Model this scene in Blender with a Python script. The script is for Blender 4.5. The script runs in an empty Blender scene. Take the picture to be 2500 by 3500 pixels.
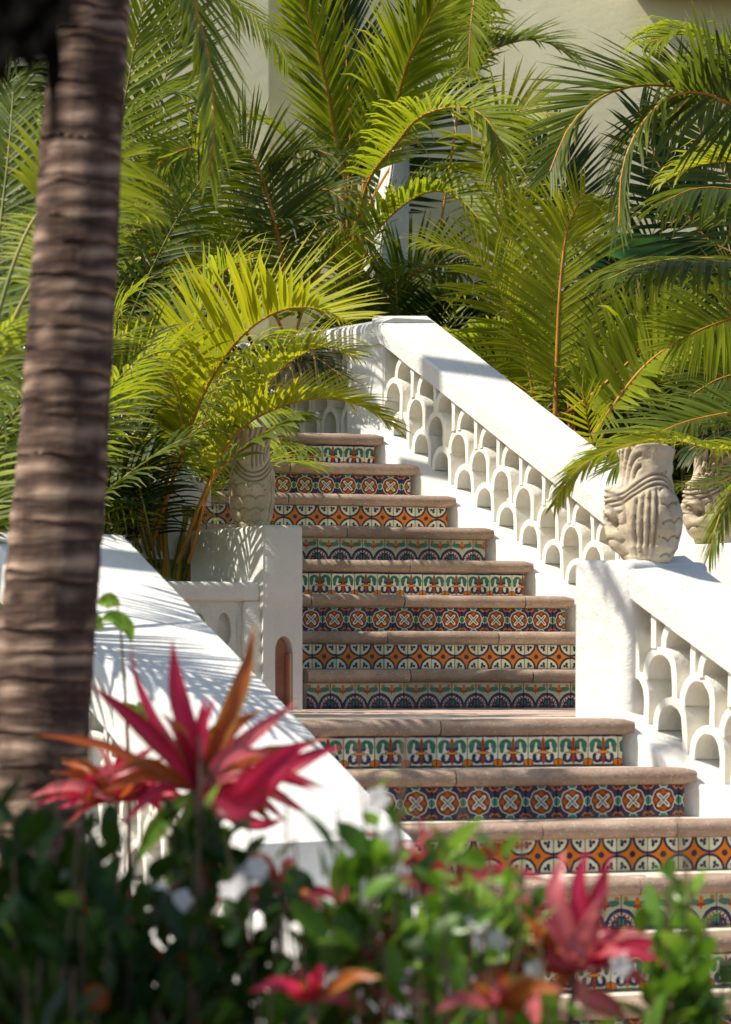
import bpy, bmesh, math, random
from mathutils import Vector, Matrix, noise
R = math.radians
scene = bpy.context.scene
C = scene.collection
rnd = random.Random(7)

# ------------------------------------------------------------------ camera, light, exposure
F = 10351.0           # focal length in photograph pixels (2500 x 3500)
EYE = 0.178           # eye height above the landing (z = 0)
cam_d = bpy.data.cameras.new('camera')
cam = bpy.data.objects.new('camera', cam_d); C.objects.link(cam)
cam.location = (0, 0, EYE); cam.rotation_euler = (R(90), 0, 0)
cam_d.sensor_fit = 'VERTICAL'; cam_d.sensor_height = 36; cam_d.sensor_width = 36
cam_d.lens = F / 3500 * 36
cam_d.shift_y = 535 / 3500
cam_d.clip_start = 0.1; cam_d.clip_end = 400
cam_d.dof.use_dof = True; cam_d.dof.focus_distance = 14.3; cam_d.dof.aperture_fstop = 4.8
scene.camera = cam

SUN_EL = 53; SUN_TO = Vector((-0.955, -0.297, 0)).normalized()
w = bpy.data.worlds.new('World'); scene.world = w; w.use_nodes = True
nt = w.node_tree; nt.nodes.clear()
sky = nt.nodes.new('ShaderNodeTexSky'); sky.sky_type = 'NISHITA'; sky.sun_disc = False
sky.sun_elevation = R(SUN_EL); sky.sun_rotation = math.atan2(SUN_TO.x, SUN_TO.y) % (2*math.pi)
sky.air_density = 1.0; sky.dust_density = 1.5
bg = nt.nodes.new('ShaderNodeBackground'); bg.inputs[1].default_value = 0.115
wo = nt.nodes.new('ShaderNodeOutputWorld')
nt.links.new(sky.outputs[0], bg.inputs[0]); nt.links.new(bg.outputs[0], wo.inputs[0])
sl = bpy.data.lights.new('sun', 'SUN'); sl.energy = 4.8; sl.angle = R(0.55); sl.color = (1.0, 0.93, 0.82)
so = bpy.data.objects.new('sun', sl); C.objects.link(so)
sd = (SUN_TO*math.cos(R(SUN_EL)) + Vector((0, 0, math.sin(R(SUN_EL)))))
so.rotation_euler = sd.to_track_quat('Z', 'Y').to_euler()
scene.view_settings.view_transform = 'Standard'; scene.view_settings.look = 'None'
scene.view_settings.gamma = 1; scene.view_settings.exposure = 0.48
scene.render.engine = 'CYCLES'
scene.cycles.max_bounces = 7; scene.cycles.diffuse_bounces = 5; scene.cycles.glossy_bounces = 2
scene.cycles.transmission_bounces = 4; scene.cycles.use_denoising = True
scene.cycles.caustics_reflective = False; scene.cycles.caustics_refractive = False

def at(px, py, D):
    return Vector(((px-1250)*D/F, D, EYE + (2285-py)*D/F))

# ------------------------------------------------------------------ object helpers
def link(name, me, parent=None, mat=None, **kw):
    o = bpy.data.objects.new(name, me); C.objects.link(o)
    if parent is not None: o.parent = parent
    if mat is not None and me is not None and len(me.materials) == 0: me.materials.append(mat)
    for k, v in kw.items(): o[k] = v
    return o
def thing(name, label, cat, loc=(0, 0, 0), group=None):
    o = bpy.data.objects.new(name, None); C.objects.link(o); o.location = loc
    o.empty_display_size = .1
    o['label'] = label; o['category'] = cat
    if group: o['group'] = group
    return o
def keepw(o, parent):
    """geometry is written in world coordinates: cancel the parent's location"""
    o.location = -Vector(parent.location) if parent.parent is None else (0, 0, 0)
    return o
def mesh(name, v, f, smooth=False):
    me = bpy.data.meshes.new(name); me.from_pydata([tuple(p) for p in v], [], f)
    if smooth: me.polygons.foreach_set('use_smooth', [True]*len(me.polygons))
    me.update(); return me
def bmesh_out(bm, name, smooth=False, sharp=40):
    bmesh.ops.recalc_face_normals(bm, faces=bm.faces)
    me = bpy.data.meshes.new(name); bm.to_mesh(me); bm.free()
    if smooth:
        me.polygons.foreach_set('use_smooth', [True]*len(me.polygons))
        try: me.set_sharp_from_angle(angle=R(sharp))
        except Exception: pass
    return me

# ------------------------------------------------------------------ node helpers
class NT:
    def __init__(s, mat): s.t = mat.node_tree; s.n = s.t.nodes; s.l = s.t.links
    def node(s, ty, **kw):
        n = s.n.new(ty)
        for k, v in kw.items(): setattr(n, k, v)
        return n
def newmat(name, rough=.8, spec=.3):
    m = bpy.data.materials.new(name); m.use_nodes = True
    t = NT(m); b = t.n['Principled BSDF']; b.inputs['Roughness'].default_value = rough
    b.inputs['Specular IOR Level'].default_value = spec
    return m, t, b
def ramp(t, stops, fac):
    r = t.node('ShaderNodeValToRGB'); e = r.color_ramp.elements
    while len(e) > 1: e.remove(e[-1])
    e[0].position = stops[0][0]; e[0].color = (*stops[0][1], 1)
    for p, c in stops[1:]:
        x = e.new(p); x.color = (*c, 1)
    t.l.new(fac, r.inputs[0]); return r.outputs[0]
def nz(t, scale, detail=4, rough=.55, vec=None, dist=0):
    n = t.node('ShaderNodeTexNoise'); n.inputs['Scale'].default_value = scale
    n.inputs['Detail'].default_value = detail; n.inputs['Roughness'].default_value = rough
    n.inputs['Distortion'].default_value = dist
    if vec is not None: t.l.new(vec, n.inputs['Vector'])
    return n.outputs[0]
def coords(t, kind='Object', scale=None):
    c = t.node('ShaderNodeTexCoord').outputs[kind]
    if scale:
        m = t.node('ShaderNodeMapping'); m.inputs['Scale'].default_value = scale
        t.l.new(c, m.inputs[0]); return m.outputs[0]
    return c
def geopos(t, scale=None):
    c = t.node('ShaderNodeNewGeometry').outputs['Position']
    if scale:
        m = t.node('ShaderNodeMapping'); m.inputs['Scale'].default_value = scale
        t.l.new(c, m.inputs[0]); return m.outputs[0]
    return c
def mixc(t, fac, a, b):
    m = t.node('ShaderNodeMix', data_type='RGBA')
    for i, v in ((0, fac), (6, a), (7, b)):
        if isinstance(v, (tuple, list)): m.inputs[i].default_value = (*v, 1) if len(v) == 3 else v
        elif isinstance(v, (int, float)): m.inputs[i].default_value = v
        else: t.l.new(v, m.inputs[i])
    return m.outputs[2]
def bump(t, b, h, strength=.3, dist=.01, prev=None):
    n = t.node('ShaderNodeBump'); n.inputs['Strength'].default_value = strength
    n.inputs['Distance'].default_value = dist; t.l.new(h, n.inputs['Height'])
    if prev: t.l.new(prev, n.inputs['Normal'])
    t.l.new(n.outputs[0], b.inputs['Normal']); return n.outputs[0]

class E:                                     # scalar node expressions
    T = None
    def __init__(s, v): s.v = v
    @staticmethod
    def op(o, *a, clamp=False):
        n = E.T.node('ShaderNodeMath', operation=o); n.use_clamp = clamp
        for i, x in enumerate(a):
            x = x.v if isinstance(x, E) else x
            if isinstance(x, (int, float)): n.inputs[i].default_value = x
            else: E.T.l.new(x, n.inputs[i])
        return E(n.outputs[0])
    def __add__(s, o): return E.op('ADD', s, o)
    __radd__ = __add__
    def __sub__(s, o): return E.op('SUBTRACT', s, o)
    def __rsub__(s, o): return E.op('SUBTRACT', o, s)
    def __mul__(s, o): return E.op('MULTIPLY', s, o)
    __rmul__ = __mul__
    def __truediv__(s, o): return E.op('DIVIDE', s, o)
    def __neg__(s): return s*-1
def eabs(a): return E.op('ABSOLUTE', a)
def emin(a, b): return E.op('MINIMUM', a, b)
def emax(a, b): return E.op('MAXIMUM', a, b)
def esqrt(a): return E.op('SQRT', a)
def ecos(a): return E.op('COSINE', a)
def esin(a): return E.op('SINE', a)
def ell(x, z, cx, cz, rx, rz):               # signed distance (approx.) to an ellipse
    dx = (x-cx)*(1/rx); dz = (z-cz)*(1/rz)
    return (esqrt(dx*dx+dz*dz)-1)*min(rx, rz)
def rect(x, z, cx, cz, hx, hz): return emax(eabs(x-cx)-hx, eabs(z-cz)-hz)
def ring(x, z, cx, cz, r, th): return eabs(ell(x, z, cx, cz, r, r))-th
def capsule(x, z, ax, az, bx, bz, r):
    dx, dz = bx-ax, bz-az; L2 = dx*dx+dz*dz
    h = E.op('ADD', ((x-ax)*dx+(z-az)*dz)*(1/L2), 0, clamp=True)
    px = x-ax-h*dx; pz = z-az-h*dz
    return esqrt(px*px+pz*pz)-r
def paint(col, d, c, soft=70):
    m = E.op('MULTIPLY_ADD', d, -soft, .5, clamp=True)
    return mixc(E.T, m.v, col, c)

# ------------------------------------------------------------------ materials
M = {}
def mk_stucco(name, c1=(.735, .725, .695), c2=(.64, .625, .575), bs=.35, sc=1.0):
    m, t, b = newmat(name, .88, .2)
    p = geopos(t)
    big = nz(t, 3.2*sc, 5, .6, p); mid = nz(t, 22*sc, 4, .6, p); fine = nz(t, 130*sc, 3, .6, p)
    col = ramp(t, [(.35, c1), (.72, c2)], big)
    sp = ramp(t, [(.68, (0, 0, 0)), (.76, (1, 1, 1))], nz(t, 60, 2, .5, p))
    m2 = t.node('ShaderNodeMath', operation='MULTIPLY'); t.l.new(sp, m2.inputs[0]); m2.inputs[1].default_value = .25
    col = mixc(t, m2.outputs[0], col, (.52, .47, .38))
    st_ = ramp(t, [(.60, (0, 0, 0)), (.78, (1, 1, 1))], nz(t, 1, 5, .65, geopos(t, (9, 9, 1.6))))
    m3 = t.node('ShaderNodeMath', operation='MULTIPLY'); t.l.new(st_, m3.inputs[0]); m3.inputs[1].default_value = .26
    col = mixc(t, m3.outputs[0], col, (.50, .46, .36))
    t.l.new(col, b.inputs['Base Color'])
    n1 = bump(t, b, mid, bs, .012)
    bump(t, b, fine, bs*.9, .004, n1)
    M[name] = m
mk_stucco('stucco', bs=.6); mk_stucco('stucco_rough', (.70, .69, .65), (.58, .56, .50), 1.0, .8)
mk_stucco('barrel', (.82, .795, .72), (.72, .685, .58), .5, 1.3)
mk_stucco('building', (.84, .78, .52), (.76, .70, .45), .15, .7)

m, t, b = newmat('cantera', .72, .35)        # pinkish volcanic stone of the step noses
p = coords(t, 'Object')
oi = t.node('ShaderNodeObjectInfo').outputs['Random']
big = nz(t, 6, 6, .65, p)
col = ramp(t, [(.3, (.24, .155, .105)), (.5, (.33, .225, .16)), (.72, (.47, .345, .25))], big)
v1 = t.node('ShaderNodeTexVoronoi'); v1.inputs['Scale'].default_value = 70; t.l.new(coords(t, 'Object', (1, 1, 1.6)), v1.inputs['Vector'])
col = mixc(t, ramp(t, [(.12, (.9,)*3), (.2, (0,)*3)], v1.outputs['Distance']), col, v1.outputs['Color'])
v2 = nz(t, 95, 2, .5, p)
col = mixc(t, ramp(t, [(.66, (0,)*3), (.70, (.8,)*3)], v2), col, (.60, .50, .43))
v3 = nz(t, 75, 2, .5, coords(t, 'Object', (1, 1, 2.2)))
col = mixc(t, ramp(t, [(.30, (.9,)*3), (.35, (0,)*3)], v3), col, (.11, .065, .055))
hsv = t.node('ShaderNodeHueSaturation'); hsv.inputs['Saturation'].default_value = .95
mm = t.node('ShaderNodeMapRange'); t.l.new(oi, mm.inputs[0]); mm.inputs[3].default_value = .85; mm.inputs[4].default_value = 1.15
t.l.new(mm.outputs[0], hsv.inputs['Value']); t.l.new(col, hsv.inputs['Color'])
# tame the random voronoi colours into reddish browns
mixer = mixc(t, .22, hsv.outputs[0], (.32, .215, .155))
t.l.new(mixer, b.inputs['Base Color'])
n1 = bump(t, b, v3, .5, .004); bump(t, b, big, .4, .01, n1)
M['cantera'] = m
m, t, b = newmat('paver', .8, .25)
p = geopos(t)
col = ramp(t, [(.3, (.40, .28, .23)), (.7, (.55, .42, .35))], nz(t, 5, 6, .6, p))
t.l.new(col, b.inputs['Base Color']); bump(t, b, nz(t, 60, 3, .5, p), .3, .005)
M['paver'] = m
m, t, b = newmat('mortar', .9, .2)
p = geopos(t)
t.l.new(ramp(t, [(.3, (.60, .52, .41)), (.7, (.74, .67, .55))], nz(t, 30, 4, .6, p)), b.inputs['Base Color'])
bump(t, b, nz(t, 90, 3, .6, p), .5, .005); M['mortar'] = m
m, t, b = newmat('niche', .85, .2)
p = geopos(t)
t.l.new(ramp(t, [(.3, (.50, .24, .16)), (.7, (.62, .33, .24))], nz(t, 12, 4, .6, p)), b.inputs['Base Color'])
bump(t, b, nz(t, 90, 3, .6, p), .6, .005); M['niche'] = m

m, t, b = newmat('carved_stone', .85, .25)
p = coords(t, 'Object')
big = nz(t, 7, 6, .65, p)
col = ramp(t, [(.30, (.38, .30, .19)), (.5, (.56, .47, .33)), (.68, (.68, .60, .47))], big)
col = mixc(t, ramp(t, [(.62, (0,)*3), (.72, (.8,)*3)], nz(t, 5, 3, .6, coords(t, 'Object', (1.3, 1.3, .5)))), col, (.46, .24, .06))
col = mixc(t, ramp(t, [(.27, (.9,)*3), (.33, (0,)*3)], nz(t, 60, 2, .5, p)), col, (.12, .08, .06))
at_ = t.node('ShaderNodeAttribute', attribute_name='groove_or_highlight')
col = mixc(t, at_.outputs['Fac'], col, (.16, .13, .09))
t.l.new(col, b.inputs['Base Color'])
n1 = bump(t, b, nz(t, 45, 5, .65, p), .5, .008); bump(t, b, nz(t, 60, 2, .5, p), .4, .004, n1)
M['carved_stone'] = m

CREAM = (.68, .65, .50); NAVY = (.006, .006, .055); ORANGE = (.60, .17, .01); RED = (.33, .04, .012); TEAL = (.015, .14, .09); BRICK = (.15, .016, .004)
def glaze(name, build):
    m, t, b = newmat(name, .24, .32); E.T = t
    oc = t.node('ShaderNodeTexCoord').outputs['Object']
    # slight hand-painted wobble
    wob = t.node('ShaderNodeTexNoise'); wob.inputs['Scale'].default_value = 45
    inf = t.node('ShaderNodeObjectInfo')
    va = t.node('ShaderNodeVectorMath', operation='ADD'); t.l.new(oc, va.inputs[0]); t.l.new(inf.outputs['Random'], va.inputs[1])
    t.l.new(va.outputs[0], wob.inputs['Vector'])
    s = t.node('ShaderNodeSeparateXYZ'); t.l.new(oc, s.inputs[0])
    ws = t.node('ShaderNodeSeparateColor'); t.l.new(wob.outputs['Color'], ws.inputs[0])
    x = E(s.outputs[0])*(1/.112) + (E(ws.outputs[0])-.5)*.05
    z = E(s.outputs[2])*(1/.112) + (E(ws.outputs[1])-.5)*.05
    col = build(x, z)
    # uneven glaze
    n = nz(t, 30, 3, .6, va.outputs[0])
    dk = mixc(t, .07, col, ramp(t, [(.3, (.10, .10, .14)), (.7, (.75, .72, .62))], n))
    hs = t.node('ShaderNodeHueSaturation'); t.l.new(dk, hs.inputs['Color'])
    mr = t.node('ShaderNodeMapRange'); t.l.new(inf.outputs['Random'], mr.inputs[0]); mr.inputs[3].default_value = .82; mr.inputs[4].default_value = 1.18
    t.l.new(mr.outputs[0], hs.inputs['Value']); hs.inputs['Saturation'].default_value = 1.12
    t.l.new(hs.outputs[0], b.inputs['Base Color'])
    v = t.node('ShaderNodeTexVoronoi', feature='DISTANCE_TO_EDGE'); v.inputs['Scale'].default_value = 120; t.l.new(va.outputs[0], v.inputs['Vector'])
    n1 = bump(t, b, nz(t, 20, 2, .5, va.outputs[0]), .25, .004)
    bump(t, b, v.outputs['Distance'], .1, .001, n1)
    M[name] = m
def d_scroll(x, z):
    ax = eabs(x); c = (*CREAM, 1)
    c = paint(c, rect(x, z, 0, .0, .6, .055), NAVY)
    c = paint(c, rect(x, z, 0, 1.0, .6, .075), NAVY)
    c = paint(c, ell(ax, z, .5, .12, .17, .13), NAVY); c = paint(c, ell(ax, z, .5, .12, .145, .105), ORANGE)
    # blue body
    c = paint(c, emax(rect(ax, z, .1, .60, .27, .085), -ell(ax, z, .30, .47, .115, .14)), NAVY)
    c = paint(c, rect(x, z, 0, .40, .10, .28), NAVY)
    c = paint(c, emax(ring(ax, z, .20, .27, .125, .05), -rect(ax, z, .17, .36, .10, .055)), NAVY)
    c = paint(c, ell(ax, z, .25, .30, .07, .09), NAVY)
    c = paint(c, ell(ax, z, .185, .285, .055, .07), CREAM)
    # green scroll
    arc = ring(ax, z, .245, .64, .135, .078)
    c = paint(c, emin(emax(arc, .60-z), capsule(ax, z, .375, .66, .385, .49, .055))-.012, (.008, .03, .03))
    c = paint(c, emin(emax(arc, .61-z), capsule(ax, z, .375, .66, .385, .49, .055)), TEAL)
    c = paint(c, capsule(ax, z, .255, .58, .24, .72, .035), CREAM)
    # red spear with orange clasp
    c = paint(c, emax(eabs(x)*2.2+eabs(z-.80)*.9-.13, rect(x, z, 0, .8, .2, .2)), RED)
    c = paint(c, emax(eabs(x)-.045, eabs(z-.5)-.32), RED)
    c = paint(c, eabs(x)*1.4+eabs(z-.14)-.09, RED)
    c = paint(c, rect(x, z, 0, .44, .17, .052), NAVY); c = paint(c, rect(x, z, 0, .44, .155, .036), (.70, .27, .03))
    return c
def d_cross(x, z):
    zz = z-.5; ax = eabs(x); az = eabs(zz); c = (*NAVY, 1)
    c = paint(c, emax(ring(ax, az, .44, .44, .075, .022), .38-ax), ORANGE)
    c = paint(c, capsule(ax, az, .33, .45, .42, .36, .02), ORANGE)
    c = paint(c, emin(ell(ax, az, .5, 0, .125, .15), ell(ax, az, 0, .5, .15, .125)), CREAM)
    c = paint(c, emin(ell(ax, az, .5, 0, .10, .125), ell(ax, az, 0, .5, .125, .10)), (.03, .20, .15))
    r = esqrt(x*x+zz*zz); an = E.op('ARCTAN2', zz, x)
    lob = r - .355 - eabs(ecos(an*4))*.022
    c = paint(c, lob-.028, CREAM); c = paint(c, lob, BRICK)
    for a, bb in ((ax, az), (az, ax)):
        c = paint(c, capsule(a, bb, .20, 0, .29, 0, .011), ORANGE)
        c = paint(c, emax(ring(a, bb, .17, .0, .085, .010), .20-a), ORANGE)
        c = paint(c, emax(ring(a, bb, .24, .0, .075, .008), .26-a), ORANGE)
    c = paint(c, capsule(ax, az, 0, 0, .16, .16, .062), CREAM)
    c = paint(c, ell(ax, az, .155, .155, .055, .055), CREAM)
    c = paint(c, capsule(ax, az, .06, .06, .14, .14, .024), (.02, .06, .12))
    c = paint(c, ell(ax, az, 0, 0, .055, .055), (.06, .22, .22))
    return c
def d_star(x, z):
    zz = z-.5; ax = eabs(x); az = eabs(zz); c = (*ORANGE, 1)
    q = ell(ax, az, .5, .5, .495, .495)
    c = paint(c, q, NAVY); c = paint(c, q+.085, (.62, .62, .44))
    c = paint(c, ell(ax, az, .34, .30, .055, .07), NAVY); c = paint(c, ell(ax, az, .36, .41, .045, .05), NAVY)
    c = paint(c, ell(ax, az, .245, .385, .06, .055), NAVY); c = paint(c, capsule(ax, az, .27, .36, .33, .37, .02), NAVY)
    r = esqrt(x*x+zz*zz); an = E.op('ARCTAN2', zz, x)
    c = paint(c, r-.10-ecos(an*8)*.014, NAVY)
    return c
def d_arch(x, z):
    ax = eabs(x); c = (.66, .63, .45, 1)
    h = eabs(esin((x+z)*62))-.35
    h2 = eabs(esin((x-z)*62))-.35
    c = paint(c, emax(-h, -h2)*.02-.004, (.60, .57, .38), 40)
    c = paint(c, emin(h, h2)*.022, (.12, .17, .10), 60)
    c = paint(c, ell(ax, z, .37, .87, .07, .07), (.02, .06, .03)); c = paint(c, ell(ax, z, .37, .87, .055, .055), ORANGE); c = paint(c, ell(ax, z, .37, .87, .02, .02), RED)
    c = paint(c, ell(ax*.9+(z-.74)*.3, z-ax*.15, .21, .70, .185, .085)-.01, (.01, .05, .04)); c = paint(c, ell(ax*.9+(z-.74)*.3, z-ax*.15, .21, .70, .185, .085), (.02, .14, .10))
    c = paint(c, ell(x, z, 0, .80, .075, .13), ORANGE); c = paint(c, ell(ax, z, .085, .66, .065, .055), RED)
    c = paint(c, ell(x, z, 0, .63, .035, .10), RED); c = paint(c, rect(x, z, 0, .83, .012, .07), RED)
    q = ell(ax, z, .5, 0, .53, .60)
    c = paint(c, q-.02, (.6, .57, .38)); c = paint(c, q, NAVY); 
    c = paint(c, q+.115, (.66, .62, .52))
    an = E.op('ARCTAN2', z, .5-ax)
    c = paint(c, eabs(q+.15)-.016+ecos(an*22)*.016, RED)
    c = paint(c, q+.185+ecos(an*16)*.016, NAVY)
    c = paint(c, ell(ax, z, .47, .20, .05, .10), (.02, .14, .10)); c = paint(c, ell(ax, z, .30, .12, .03, .03), ORANGE)
    c = paint(c, ell(ax, z, .33, .27, .025, .025), ORANGE)
    return c
glaze('tile_scroll', d_scroll); glaze('tile_cross', d_cross); glaze('tile_star', d_star); glaze('tile_arch', d_arch)

def leafmat(name, dark, light, tip=(.38, .30, .10), trans=(.30, .42, .03), tf=.42, rough=.38, spec=.45):
    m, t, b = newmat(name, rough, spec)
    a = t.node('ShaderNodeAttribute', attribute_name='tone')
    s = t.node('ShaderNodeSeparateColor'); t.l.new(a.outputs['Color'], s.inputs[0])
    base = mixc(t, s.outputs[0], dark, light)
    base = mixc(t, s.outputs[1], base, tip)
    n = nz(t, 4, 2, .5, geopos(t))
    hs = t.node('ShaderNodeHueSaturation'); t.l.new(base, hs.inputs['Color'])
    mr = t.node('ShaderNodeMapRange'); t.l.new(n, mr.inputs[0]); mr.inputs[1].default_value = .3; mr.inputs[2].default_value = .7
    mr.inputs[3].default_value = .8; mr.inputs[4].default_value = 1.25; t.l.new(mr.outputs[0], hs.inputs['Value'])
    t.l.new(hs.outputs[0], b.inputs['Base Color'])
    tr = t.node('ShaderNodeBsdfTranslucent')
    tc = mixc(t, s.outputs[1], mixc(t, .45, hs.outputs[0], trans), tip); t.l.new(tc, tr.inputs[0])
    mx = t.node('ShaderNodeMixShader'); mx.inputs[0].default_value = tf
    t.l.new(b.outputs[0], mx.inputs[1]); t.l.new(tr.outputs[0], mx.inputs[2])
    t.l.new(mx.outputs[0], t.n['Material Output'].inputs[0]); M[name] = m
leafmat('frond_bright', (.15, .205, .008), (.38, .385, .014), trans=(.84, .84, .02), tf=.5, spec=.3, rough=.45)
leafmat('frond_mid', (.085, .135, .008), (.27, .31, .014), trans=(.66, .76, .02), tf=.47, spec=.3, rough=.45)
leafmat('frond_dark', (.035, .062, .008), (.11, .145, .012), trans=(.32, .42, .02), tf=.38, spec=.3, rough=.45)  # darker copy of the frond green, part of the shade painted in
leafmat('frond_deep', (.010, .024, .006), (.03, .055, .010), trans=(.10, .17, .015), tf=.25, spec=.25, rough=.5)  # near-black copy of the frond green, shade of the gaps painted in
leafmat('banana', (.05, .17, .03), (.10, .26, .05), trans=(.25, .55, .08), tf=.4)
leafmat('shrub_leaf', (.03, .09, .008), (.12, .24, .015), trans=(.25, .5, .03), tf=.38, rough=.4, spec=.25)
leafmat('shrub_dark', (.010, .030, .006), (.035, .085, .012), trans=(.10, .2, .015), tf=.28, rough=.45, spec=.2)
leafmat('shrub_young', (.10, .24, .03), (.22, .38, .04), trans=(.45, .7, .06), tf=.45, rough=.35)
leafmat('ti_red', (.36, .010, .035), (.70, .045, .13), tip=(.45, .06, .04), trans=(.95, .05, .13), tf=.5, rough=.35)
leafmat('ti_pink', (.55, .06, .10), (.75, .20, .22), tip=(.55, .30, .05), trans=(.95, .22, .25), tf=.42, rough=.3)
leafmat('ti_rust', (.22, .03, .012), (.42, .11, .02), tip=(.5, .4, .08), trans=(.75, .16, .03), tf=.4, rough=.35)
leafmat('glint_white', (.78, .74, .70), (.85, .82, .80), tip=(.7, .2, .15), trans=(.85, .8, .8), tf=.4, rough=.6)  # white of the flecks that imitate bright gaps between leaves
leafmat('dry_leaf', (.35, .22, .10), (.5, .38, .22), tip=(.6, .5, .4), trans=(.5, .4, .2), tf=.3, rough=.7)
def stemmat(name, c1, c2, sc=8):
    m, t, b = newmat(name, .5, .4)
    n = nz(t, sc, 4, .6, geopos(t)); t.l.new(ramp(t, [(.35, c1), (.65, c2)], n), b.inputs['Base Color']); M[name] = m
stemmat('stalk_orange', (.42, .15, .02), (.52, .27, .04)); stemmat('stalk_yellow', (.45, .30, .04), (.38, .34, .05)); stemmat('stalk_green', (.12, .16, .02), (.28, .22, .03))
stemmat('old_sheath', (.003, .003, .002), (.006, .005, .004)); M['old_sheath'].node_tree.nodes['Principled BSDF'].inputs['Roughness'].default_value = .95; M['old_sheath'].node_tree.nodes['Principled BSDF'].inputs['Specular IOR Level'].default_value = .05; stemmat('stem_brown', (.10, .06, .035), (.20, .13, .08)); stemmat('soil', (.05, .033, .02), (.12, .08, .05), 20)

m, t, b = newmat('palm_bark', .9, .2)
p = coords(t, 'Object', (9, 9, 60)); p2 = coords(t, 'Object', (60, 60, 5))
col = ramp(t, [(.3, (.032, .018, .013)), (.5, (.085, .050, .036)), (.72, (.20, .125, .085))], nz(t, 1, 6, .65, p))
col = mixc(t, ramp(t, [(.35, (.7,)*3), (.6, (0,)*3)], nz(t, 1, 4, .6, p2)), col, (.05, .034, .03))
ga = t.node('ShaderNodeAttribute', attribute_name='groove_or_highlight')
col = mixc(t, ga.outputs['Fac'], col, (.50, .35, .25))  # pale ring scars, with sun highlights on their ledges painted in
t.l.new(col, b.inputs['Base Color'])
n1 = bump(t, b, nz(t, 1, 6, .65, p), .8, .015); bump(t, b, nz(t, 1, 4, .6, p2), .5, .008, n1); M['palm_bark'] = m

# ------------------------------------------------------------------ masonry helpers
class Fr:
    def __init__(s, O, d, slope=0., c=None):
        s.O = Vector(O); s.d = Vector((d[0], d[1], 0)).normalized()
        s.c = Vector((-s.d.y, s.d.x, 0)) if c is None else Vector((c[0], c[1], 0)).normalized()
        s.k = slope
    def p(s, a, t, h): return s.O + s.d*a + s.c*t + Vector((0, 0, h + s.k*a))
def rough(v, amp=.0015, sc=9): 
    n = noise.noise_vector(v*sc); return v + n*amp
def sweep(fr, prof, s0, s1, name, n=24, amp=.0025, smooth=True):
    """profile (t, h) swept along the frame"""
    bm = bmesh.new(); rows = []
    for i in range(n+1):
        a = s0+(s1-s0)*i/n
        rows.append([bm.verts.new(rough(fr.p(a, t_, h), amp if 0 < i < n else amp*.5)) for t_, h in prof])
    m_ = len(prof)
    for i in range(n):
        for j in range(m_):
            bm.faces.new((rows[i][j], rows[i][(j+1) % m_], rows[i+1][(j+1) % m_], rows[i+1][j]))
    bm.faces.new(rows[0]); bm.faces.new(rows[-1][::-1])
    return bmesh_out(bm, name, smooth, 35)
def rprof(t0, t1, h0, h1, r=.02, top=0.):
    """rounded rectangle profile; 'top' crowns the upper face"""
    pts = [(t0, h0), (t0, h1-r)]
    for k in (1, 2, 3): a = k*math.pi/6; pts.append((t0+r-r*math.cos(a), h1-r+r*math.sin(a)))
    for q in (.25, .5, .75): pts.append((t0+(t1-t0)*q, h1+top*math.sin(math.pi*q)))
    for k in (3, 2, 1): a = k*math.pi/6; pts.append((t1-r+r*math.cos(a), h1-r+r*math.sin(a)))
    pts += [(t1, h1-r), (t1, h0)]
    return pts
def fbox(fr, s0, s1, t0, t1, h0, h1, name, bev=.02, amp=.002, sub=1):
    bm = bmesh.new(); bmesh.ops.create_cube(bm, size=1)
    for v in bm.verts:
        v.co = Vector((s0+(s1-s0)*(v.co.x+.5), t0+(t1-t0)*(v.co.y+.5), h0+(h1-h0)*(v.co.z+.5)))
    if bev: bmesh.ops.bevel(bm, geom=bm.edges[:], offset=bev, segments=3, profile=.6, affect='EDGES')
    for v in bm.verts: v.co = rough(fr.p(v.co.x, v.co.y, v.co.z), amp)
    return bmesh_out(bm, name, True, 50)

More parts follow.
